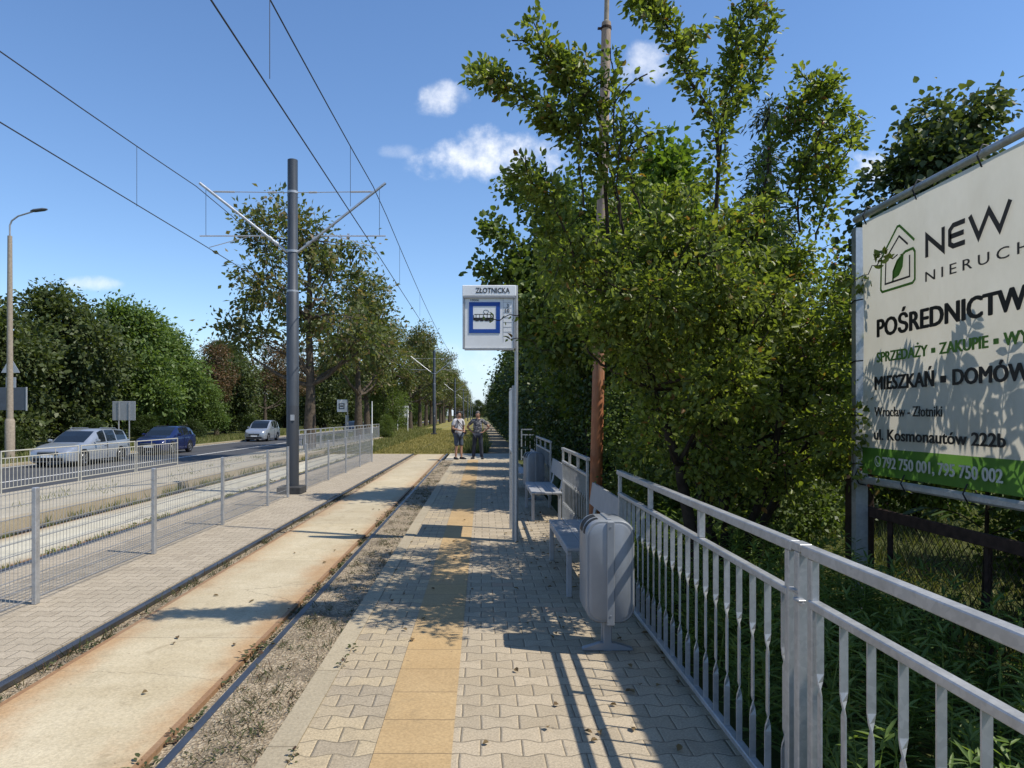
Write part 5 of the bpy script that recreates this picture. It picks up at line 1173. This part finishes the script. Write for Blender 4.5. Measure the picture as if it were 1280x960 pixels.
# conifer behind the plums
t = tree_thing('conifer', 'slender conifer showing its pointed top behind the right plum tree', 'tree', (5.6, 13.6, 0))
cr = [((5.6, 13.6, 1.2 + k * .85), (1.5 - k * .19, 1.5 - k * .19, .75), 1.0 - k * .11) for k in range(8)]
build_tree(t, 53, [(5.6, 13.6, -.05), (5.6, 13.6, 3), (5.62, 13.6, 5.5), (5.6, 13.6, 7.6)], cr, 40, 420, 16000, (.13, .035), 'leaf_conifer', 'bark_dark', .1, .12, False, (), .3, .4, .6, .1)
# linden behind the billboard
t = tree_thing('linden_tree', 'broad leaved linden rising above the top edge of the billboard', 'tree', (7.6, 11.6, 0))
build_tree(t, 59, [(7.6, 11.6, -.05), (7.55, 11.6, 2.2), (7.4, 11.5, 4.2), (7.35, 11.5, 6.0)], [((7.3, 11.4, 5.0), (1.5, 1.5, 1.5), 1.0), ((6.9, 11.2, 4.0), (.8, 1.0, .9), .4), ((7.7, 11.3, 6.2), (.8, .8, .8), .45), ((8.6, 11.4, 4.6), (1.4, 1.4, 1.3), .6), ((7.0, 11.2, 5.6), (.5, .6, .6), .2)],
           14, 240, 9500, (.12, .10), 'leaf_wood', 'bark', .12, .2, True, (), .4, .35)

# tall weeds between railing and garden fence
rng = np.random.default_rng(71); VF = []
def goldenrod(x, y, h, n):
    tw = rng.normal(0, .09, 2); p = np.stack([np.linspace(0, tw[0], 6), np.linspace(0, tw[1], 6), np.linspace(0, h, 6)], 1) + np.array([x, y, -.06])
    t_ = rng.uniform(.12, 1.0, n); j = np.minimum((t_ * 5).astype(int), 4); f = (t_ * 5 - j)[:, None]; q = p[j] * (1 - f) + p[j + 1] * f
    a = np.arange(n) * 2.4 + rng.uniform(0, 6); D = np.stack([np.cos(a), np.sin(a), rng.uniform(-.1, .9, n)], 1)
    Nn = np.stack([-.5 * np.cos(a), -.5 * np.sin(a), np.ones(n)], 1)
    L = (.125 - .05 * t_) * rng.uniform(.8, 1.25, n); VF.append(leaves(rng, q, D, Nn, L, L * .17, .2, True))
    VF.append(leaves(rng, p[:1], p[-1:] - p[:1], np.array([[1., .3, 0]]), h, .012, .0))
for k in range(640):
    y = rng.uniform(1.0, 8.2); x = rng.uniform(1.34, 2.75 if y < 5.5 else 2.4); goldenrod(x, y, rng.uniform(.35, .62) + .3 * min(1, (x - 1.3) / .9) * rng.uniform(.5, 1), int(rng.integers(26, 44)))
stuff('tall_weeds', join(VF), 'leaf_weed', 'tall narrow leaved weeds between the railing and the chain link fence')
stuff('garden_grass', tuft_field('g', 77, 26000, (2.7, 9.0, .5, 12.0), .22, .012, 'grass_green', .5, -.09), 'grass_green', 'rough sunlit grass in the garden beyond the chain link fence')
# sumac behind the banner: feathered fronds whose shadows fall on the vinyl
def sumac(label, x, y, h, seed, nfr, reach=.62):
    t = tree_thing('sumac_plant', label, 'plant', (x, y, -.08), 'sumac plants behind the banner'); r_ = np.random.default_rng(seed); L_ = []
    st = MB().tube([(x, y, -.08), (x + .03, y - .02, h * .5), (x - .02, y + .03, h * .93)], [.018, .014, .006], 6)
    for k in range(nfr):
        a = k * 2.4 + r_.uniform(-.4, .4); z0 = h * (.35 + .58 * k / nfr); ln_ = reach * r_.uniform(.75, 1.15)
        t_ = np.linspace(0, 1, 12)[:, None]; el = 1.0 - .55 * t_
        p = np.array([x, y, z0]) + ln_ * t_ * np.array([math.cos(a), math.sin(a), 0]) + np.concatenate([t_ * 0, t_ * 0, ln_ * (.75 * t_ - .75 * t_ ** 2)], 1)
        st.tube(p, [.005] * 12, 4, False)
        for s_ in (-1, 1):
            D = np.array([-math.sin(a) * s_ + .45 * math.cos(a), math.cos(a) * s_ + .45 * math.sin(a), -.25]) + r_.normal(0, .1, (11, 3))
            lw = .15 * np.sin(np.linspace(.35, 2.9, 11)) + .035; L_.append(leaves(r_, p[1:], D, np.tile([0, 0, 1.], (11, 1)), lw, lw * .30, .15, True))
    link('stem', st.mesh('stem', t.location), 'bark_dark', t); V, F = join(L_); link('fronds', np_mesh('fronds', V - np.array(t.location), F), 'leaf_sumac', t)
for i, (x, y, h, n, lb) in enumerate([(3.55, 4.56, 2.95, 15, 'sumac plant behind the far part of the banner, shadow over the green words'), (3.6, 4.06, 3.3, 17, 'tall sumac plant whose frond shadow crosses the middle of the banner'), (3.6, 3.56, 3.2, 16, 'sumac plant whose shadow rises at the cut edge of the banner'),
                                      (3.5, 3.2, 2.2, 14, 'sumac plant nearest the viewer behind the banner'), (3.4, 3.35, 1.25, 12, 'low sumac plant showing below the banner at the chain link fence'), (3.4, 2.7, 1.3, 12, 'low sumac plant under the near end of the banner'), (3.55, 4.95, 2.0, 12, 'sumac plant at the left foot of the billboard')]):
    sumac(lb, x, y, h, 80 + i, n)
for x, y, s, rz, lb in ((4.6, 5.2, .72, .5, 'leafy bush filling the view under the far end of the banner'), (4.5, 3.6, .70, 2.1, 'leafy bush under the middle of the banner behind the wire mesh'), (4.8, 2.3, .75, 3.3, 'leafy bush under the near end of the banner'), (6.2, 4.4, .95, 1.0, 'larger bush farther back beneath the banner')):
    fill('bush', lb, 'bush', (x, y, -.08), s, rz, 'bushes in the garden behind the fence')

# ---------------------------------------------------------------- left of the road
chest = [crown_variant(f'chestnut{k}', 101 + k, 12.0, c, 24, 200, 7800, (.27, .15), 'leaf_chestnut', 'bark', .26, .36, False, .35, .8, .45) for k, c in enumerate((
    [((-.3, 0, 7.6), (3.3, 3.0, 2.6), 1.0), ((-1.2, .2, 10.3), (2.1, 1.9, 1.8), .55), ((1.5, 0, 5.4), (2.2, 2.0, 1.6), .45), ((-2.6, 0, 5.6), (1.7, 1.7, 1.3), .35), ((1.4, .3, 9.2), (1.6, 1.5, 1.3), .3)],
    [((0, 0, 7.4), (4.0, 3.4, 2.7), 1.0), ((.8, .2, 10.0), (2.7, 2.4, 1.8), .5), ((-2.6, 0, 5.4), (1.9, 1.8, 1.4), .35), ((2.9, 0, 6.2), (1.8, 1.8, 1.6), .35)],
    [((0, 0, 7.8), (3.2, 3.0, 3.0), 1.0), ((.3, .2, 10.6), (2.0, 1.8, 1.6), .4), ((0, 0, 4.9), (2.8, 2.4, 1.4), .5)]))]
G2 = 'roadside chestnut trees with browning leaves'
spots = [(-8.2, 33.0, 1.04, .3, 'browning chestnut directly behind the tall dark tram pole, crown topping its arms'), (-8.1, 45.5, 1.0, 1.2, 'chestnut with a forked trunk right of the tall tram pole'), (-9.6, 58, .98, 2.2, 'thinner chestnut just past the forked one'),
         (-8.3, 80, 1.05, 3.5, 'chestnut beyond the white information board'), (-8.6, 66, .92, 4.4, 'chestnut just left of the white information board'), (-8.2, 91, 1.05, .8, 'chestnut left of the second tram pole'), (-8.2, 101, 1.05, 5.1, 'chestnut right behind the second tram pole')]
for i, (x, y, s, rz, lb) in enumerate(spots): chest[i % 3 if i else 0]('chestnut_tree', lb, 'tree', (x, y, -.1), s, rz, G2)
random.seed(9)
for i in range(19):
    y = 112 + i * 11 + random.uniform(-2, 2)
    chest[i % 3]('chestnut_tree', 'small distant chestnut in the avenue past the second tram pole', 'tree', (-8.2 + random.uniform(-.4, .4), y, -.1), random.uniform(1.0, 1.18), random.uniform(0, 6), G2)
wood = [crown_variant(f'wood{k}', 121 + k, 9.5, c, 16, 420, 24000, (.30, .20), 'leaf_wood', 'bark_dark', .25, .42, False, .5) for k, c in enumerate((
    [((0, 0, 5.6), (4.2, 3.8, 4.2), 1.0), ((0, 0, 2.2), (3.8, 3.4, 2.2), .5), ((1.2, 0, 8.4), (2.2, 2.2, 1.8), .35)],
    [((0, 0, 5.2), (3.8, 4.2, 3.9), 1.0), ((.5, 0, 2.0), (3.6, 3.6, 2.1), .5), ((-1.4, 0, 7.9), (2.3, 2.2, 1.8), .35)]))]
robi = crown_variant('robinia', 131, 9.0, [((0, 0, 5.0), (3.5, 3.4, 3.6), 1.0), ((.8, 0, 7.8), (2.3, 2.2, 1.7), .45), ((1.8, -.3, 3.2), (2.2, 2.0, 1.9), .45)], 16, 420, 24000, (.30, .15), 'leaf_robinia', 'bark_dark', .22, .40, False, .5)
G3 = 'dense trees beyond the road'
W = [(-27.0, 31.5, .88, 0, 'w0', 'dark dense tree behind the street lamp at the left border of the view'), (-27.5, 38, .98, 1.2, 'w1', 'dark dense tree behind the wide dark board and the street lamp'), (-26.6, 44.0, 1.0, 2.5, 'w0', 'dark dense tree above the front of the silver estate car'),
     (-26.2, 50, 1.08, .4, 'r', 'bright green robinia above the square sign back'), (-25.8, 57, 1.0, 3.9, 'r', 'bright green robinia above the blue hatchback'), (-25.6, 67, .80, 5.0, 'b', 'rust brown tree right of the robinias, left of the minivan'), (-27.5, 74, .98, 1.9, 'w0', 'dark tree behind the rust brown tree near the minivan'),
     (-24.0, 60, .5, .7, 'r', 'small bright green robinia at the verge between hatchback and minivan'), (-25.0, 80, .92, .7, 'b', 'rust brown tree directly above the minivan'), (-26, 96, 1.1, 2.0, 'b', 'rust brown tree partly behind the tall tram pole'), (-25, 110, 1.15, 3.0, 'w1', 'dark tree beyond the road behind the forked chestnut'),
     (-25, 126, 1.2, 4.0, 'w0', 'dark tree far beyond the road, left of the white information board')]
for x, y, s, rz, k, lb in W:
    f = {'w0': wood[0], 'w1': wood[1], 'r': robi, 'b': chest[1]}[k]
    o = f('roadside_tree', lb, 'tree', (x, y, -.45), s, rz, G3)
    if k == 'b':
        for c in o.children:
            if c.name.startswith('crown'): c.data = c.data.copy(); c.data.materials.clear(); c.data.materials.append(MT['leaf_brown'])
for i in range(22):
    wood[i % 2]('roadside_tree', 'distant tree in the wood line across the road, merging with its neighbours', 'tree', (-25 + random.uniform(-2, 2), 140 + i * 13, -.45), random.uniform(1.0, 1.3), random.uniform(0, 6), G3)
for i in range(7):
    wood[i % 2]('roadside_tree', 'tiny distant tree closing the view at the far end of the tram line', 'tree', (-11 + i * 4.4, 470 + (i * 37) % 60, -.1), 1.0 + .1 * (i % 3), i * 1.1, 'trees at the end of the line')
for i in range(16):
    wood[i % 2]('roadside_tree', 'tree of the back row across the road, hidden behind the front trees except for gaps', 'tree', (-34 + random.uniform(-2, 2), 34 + i * 8, -.45), random.uniform(.85, 1.05), random.uniform(0, 6), G3)
for i, (x, y, s, lb) in enumerate(((-22.6, 33.2, .55, 'low bush at the verge by the foot of the street lamp'), (-22.8, 40.5, .62, 'low bush on the verge behind the silver estate car'), (-23.0, 47.5, .7, 'low bush on the verge behind the blue hatchback'), (-22.8, 55, .6, 'low bush on the verge between hatchback and minivan'), (-23, 69, .7, 'low bush at the verge above the minivan'))):
    shrub('shrub', lb, 'shrub', (x, y, -.45), (s * 1.3, s, s * .62), i * 1.3, 'low bushes along the far verge')
fill('bush', 'green bush at the end of the light grey guard fence', 'bush', (-6.6, 48, -.1), .55, 1.0); fill('bush', 'large green bush left of the white information board', 'bush', (-9.3, 66, -.1), 2.0, 2.0)
for i, y in enumerate((77, 88, 104)): fill('bush', ('green undergrowth bush among the chestnut trunks beyond the information board', 'green undergrowth bush by the second tram pole', 'small green bush far along the chestnut avenue')[i], 'bush', (-10.5, y, -.1), 1.6, i)

# ---------------------------------------------------------------- grass and weeds
def zbank(x, y): return np.where(x < -6.9, -.06, -.035)
a_ = tuft_field('g', 201, 42000, (-7.0, .1, 29.5, 75), .13, .02, 'grass_dry', .5, -.035)
stuff('track_grass', a_, 'grass_dry', 'dry yellow green grass between the rails beyond the platform')
stuff('tall_track_grass', tuft_field('g', 203, 16000, (-7.2, -4.6, 29.6, 80), .20, .03, 'grass_green', .4, -.04), 'grass_green', 'taller green grass band on the far track')
stuff('path_weeds', tuft_field('g', 207, 5000, (-.75, .25, 29.3, 60), .5, .03, 'grass_green', .35, -.02), 'grass_green', 'tall weeds between track and sand path behind the waiting people')
stuff('verge_grass', tuft_field('g', 205, 22000, (-24, -19.7, 14, 90), .38, .04, 'grass_green', .45, -.42), 'grass_green', 'long roadside grass along the far kerb')
stuff('bank_grass', tuft_field('g', 206, 14000, (-12.0, -7.2, 47.2, 120), .25, .04, 'grass_green', .45, -.06), 'grass_green', 'grass bank between track and road')
def plants(seed, n, area, size, pw=1.6, z=-.07, leafn=(8, 22), spread=.05, up=.6):
    r_ = np.random.default_rng(seed); P, D, Nn, S = [], [], [], []
    for _ in range(n):
        x = r_.uniform(area[0], area[1]); y = area[2] + (area[3] - area[2]) * r_.uniform() ** pw; k = int(r_.integers(*leafn)); s_ = r_.uniform(.5, 1.3)
        a = r_.uniform(0, 2 * PI, k); rr = r_.uniform(0, spread * s_, k); h = r_.uniform(0, 1, k) ** 1.2 * size * 1.6 * s_
        P.append(np.stack([x + rr * np.cos(a), y + rr * np.sin(a) * 1.4, z + h], 1)); D.append(np.stack([np.cos(a), np.sin(a), r_.uniform(-.2, up, k)], 1)); Nn.append(r_.normal(0, .4, (k, 3)) + np.array([0, 0, 1])); S.append(np.full(k, size * s_) * r_.uniform(.6, 1.2, k))
    P, D, Nn, S = (np.concatenate(q) for q in (P, D, Nn, S)); return leaves(r_, P, D, Nn, S, S * .55, .15, True)
V_ = join([plants(211, 150, (-1.59, -1.54, 2.2, 20), .026, 1.5, -.09, (8, 24), .035), plants(212, 120, (-2.87, -2.78, 3.5, 22), .026, 1.4, -.09), tuft_field('g', 213, 900, (-2.88, -2.78, 3.5, 20), .10, .007, None, .55, -.08, (90, .03, 1.5)), plants(217, 26, (-1.58, -1.54, 3.0, 12), .035, 1.2, -.08, (25, 50), .07)])
stuff('rail_weeds', V_, 'weed_small', 'small reddish green weeds growing along the gaps beside the near rails')
V_ = join([tuft_field('g', 221, 2600, (-6.46, -6.40, 6, 29), .11, .010, None, .4, -.08, (130, .05, 1.0)), tuft_field('g', 222, 2600, (-5.17, -5.09, 6, 29), .10, .010, None, .4, -.08, (120, .05, 1.0)), tuft_field('g', 223, 2800, (-6.72, -6.52, 6, 29), .17, .012, None, .4, -.08, (80, .10, 1.0)), plants(224, 160, (-5.17, -5.08, 6, 29), .05, 1.0, -.08)])
stuff('far_rail_weeds', V_, 'grass_green', 'grass tufts growing along the far track and its platform edge')
V_ = join([tuft_field('g', 231, 4200, (-1.44, -1.03, 2.2, 24), .055, .005, None, .8, -.03, (240, .035, 1.5)), plants(232, 200, (-1.42, -1.05, 2.2, 18), .018, 1.5, -.03, (8, 22), .035), plants(233, 5, (-.90, -.86, 3.2, 5.5), .03, 1.0, .0, (8, 14), .03)])
stuff('gravel_weeds', V_, 'weed_small', 'sparse dry weeds in the gravel between rail and platform kerb')
V_ = join([tuft_field('g', 241, 700, (-9.5, -6.9, 12, 46), .14, .012, None, .5, -.02, (70, .12, 1.0), lambda x, y: .10 - (-6.9 - x) * .0926)])
stuff('platform_weeds', V_, 'grass_green', 'weeds sprouting from the far platform paving')
r_ = np.random.default_rng(251); n = 90
P = np.stack([r_.uniform(.5, 1.2, n), r_.uniform(2.8, 12, n), np.full(n, .012)], 1); P2 = np.stack([r_.uniform(-2.6, -1.7, 16), r_.uniform(3.0, 14, 16), np.full(16, -.036)], 1); P3 = np.stack([r_.uniform(-.9, .9, 40), r_.uniform(3.0, 14, 40), np.full(40, .012)], 1)
P = np.concatenate([P, P2, P3]); n = len(P); D = r_.normal(size=(n, 3)); D[:, 2] = r_.uniform(0, .2, n)
stuff('fallen_leaves', leaves(r_, P, D, np.tile([0, 0, 1.], (n, 1)) + r_.normal(0, .2, (n, 3)), .05 * r_.uniform(.6, 1.3, n), .03, .3, True), 'leaf_dry', 'dry fallen leaves scattered on the paving and the track slab')
st = MB(); r2 = random.Random(3)
for k in range(1300):
    y = 2.2 + 9 * r2.random() ** 1.6; x = r2.uniform(-1.44, -1.045) if k % 5 else r2.choice((-1.58, -2.82)) + r2.uniform(-.025, .025); s_ = r2.uniform(.004, .012); z = -.028 if k % 5 else -.09
    a = [Vector((r2.uniform(.6, 1.2) * s_ * cx_, r2.uniform(.6, 1.2) * s_ * cy_, r2.uniform(.5, 1) * s_ * cz_)) + Vector((x, y, z)) for cx_, cy_, cz_ in ((1, 0, 0), (-1, 0, 0), (0, 1, 0), (0, -1, 0), (0, 0, 1), (0, 0, -1))]
    st.add(a, [(0, 2, 4), (2, 1, 4), (1, 3, 4), (3, 0, 4), (2, 0, 5), (1, 2, 5), (3, 1, 5), (0, 3, 5)])
o = link('gravel', st.mesh('gravel'), 'kerb'); tag(o, 'loose small stones in the gravel strip beside the rail', None, None, 'stuff')

# ================================================================ LIGHT, SKY, CAMERA
sun = bpy.data.lights.new('sun', 'SUN'); sun.energy = 4.1; sun.angle = R(.53); sun.color = (1.0, .94, .84)
so = bpy.data.objects.new('sun', sun); COL.objects.link(so); so.rotation_euler = SUN.to_track_quat('Z', 'Y').to_euler()
w = bpy.data.worlds.new('World'); sc.world = w; w.use_nodes = True; nt = w.node_tree
bg = next(n for n in nt.nodes if n.type == 'BACKGROUND')
sky = nt.nodes.new('ShaderNodeTexSky'); sky.sky_type = 'NISHITA'; sky.sun_disc = False
sky.sun_elevation = math.asin(SUN.z); sky.sun_rotation = math.atan2(SUN.x, SUN.y); sky.air_density = 1.0; sky.dust_density = .1; sky.ozone_density = 3.0
tc = nt.nodes.new('ShaderNodeTexCoord'); sp = nt.nodes.new('ShaderNodeSeparateXYZ'); nt.links.new(tc.outputs['Generated'], sp.inputs[0])
yy = mth(nt, 'MAXIMUM', sp.outputs[1], .02); u = mth(nt, 'DIVIDE', sp.outputs[0], yy); v = mth(nt, 'DIVIDE', sp.outputs[2], yy)
cv = nt.nodes.new('ShaderNodeCombineXYZ'); nt.links.new(u, cv.inputs[0]); nt.links.new(v, cv.inputs[1])
nz = noise(nt, 9.0, 7.0, .62, cv.outputs[0]); nz2 = noise(nt, 26.0, 5.0, .6, cv.outputs[0])
nn = mth(nt, 'ADD', mth(nt, 'MULTIPLY', nz, 1.0), mth(nt, 'MULTIPLY', nz2, .5))
tot = None
for px, py, a, b_, dn in ((588, 202, 80, 27, .95), (648, 196, 56, 36, 1.0), (610, 190, 40, 30, 1.0), (555, 121, 36, 22, .75), (805, 80, 34, 28, .6), (1092, 208, 36, 22, .9), (120, 354, 36, 9, .5), (597, 450, 60, 26, .3), (500, 190, 26, 10, .3), (1180, 215, 60, 20, .5)):
    du = mth(nt, 'DIVIDE', mth(nt, 'SUBTRACT', u, (px - VX) / FX), a / FX); dv = mth(nt, 'DIVIDE', mth(nt, 'SUBTRACT', v, (VY - py) / FX), b_ / FX)
    d2 = mth(nt, 'ADD', mth(nt, 'MULTIPLY', du, du), mth(nt, 'MULTIPLY', dv, dv))
    k = mth(nt, 'ADD', mth(nt, 'SUBTRACT', 1.0, d2), mth(nt, 'MULTIPLY', mth(nt, 'SUBTRACT', nn, .755), 4.6))
    k = mth(nt, 'MULTIPLY', step(nt, k, -.3, 1.9), dn)
    tot = k if tot is None else mth(nt, 'MAXIMUM', tot, k)
tot = mth(nt, 'MULTIPLY', tot, mth(nt, 'GREATER_THAN', sp.outputs[1], .05))
hs = nt.nodes.new('ShaderNodeHueSaturation'); hs.inputs['Saturation'].default_value = 1.14; hs.inputs['Hue'].default_value = .504; nt.links.new(sky.outputs[0], hs.inputs['Color'])
low = mth(nt, 'SUBTRACT', 1.0, step(nt, sp.outputs[2], -.02, .14))
mid = mth(nt, 'SUBTRACT', 1.0, step(nt, sp.outputs[2], -.05, .9))
skyc = mixc(nt, mth(nt, 'MULTIPLY', mid, .12), hs.outputs[0], (2.6, 4.0, 6.4))
skyc = mixc(nt, mth(nt, 'MULTIPLY', low, .75), skyc, (3.5, 4.5, 5.9))
cl = mixc(nt, tot, skyc, ramp(nt, nz2, [(.35, (5.3, 5.6, 6.1)), (.6, (6.8, 6.9, 7.1))]))
nt.links.new(cl, bg.inputs['Color']); bg.inputs['Strength'].default_value = .132
cam = bpy.data.cameras.new('camera'); co_ = bpy.data.objects.new('camera', cam); COL.objects.link(co_)
cam.sensor_width = 36; cam.lens = 36 * FX / 1280; cam.shift_x = (640 - VX) / 1280; cam.shift_y = (VY - 480) / 1280
cam.clip_start = .05; cam.clip_end = 6000
co_.location = (0, 0, EYE); co_.rotation_euler = (R(90), 0, 0); sc.camera = co_
sc.view_settings.view_transform = 'Standard'; sc.view_settings.look = 'None'; sc.view_settings.exposure = 0.44; sc.view_settings.gamma = 1; sc.view_settings.use_curve_mapping = False
sc.render.engine = 'CYCLES'; sc.cycles.use_denoising = True; sc.cycles.max_bounces = 7; sc.cycles.transparent_max_bounces = 4; sc.cycles.transmission_bounces = 4; sc.cycles.diffuse_bounces = 4; sc.cycles.glossy_bounces = 3
sc.render.resolution_x = 1024; sc.render.resolution_y = 768
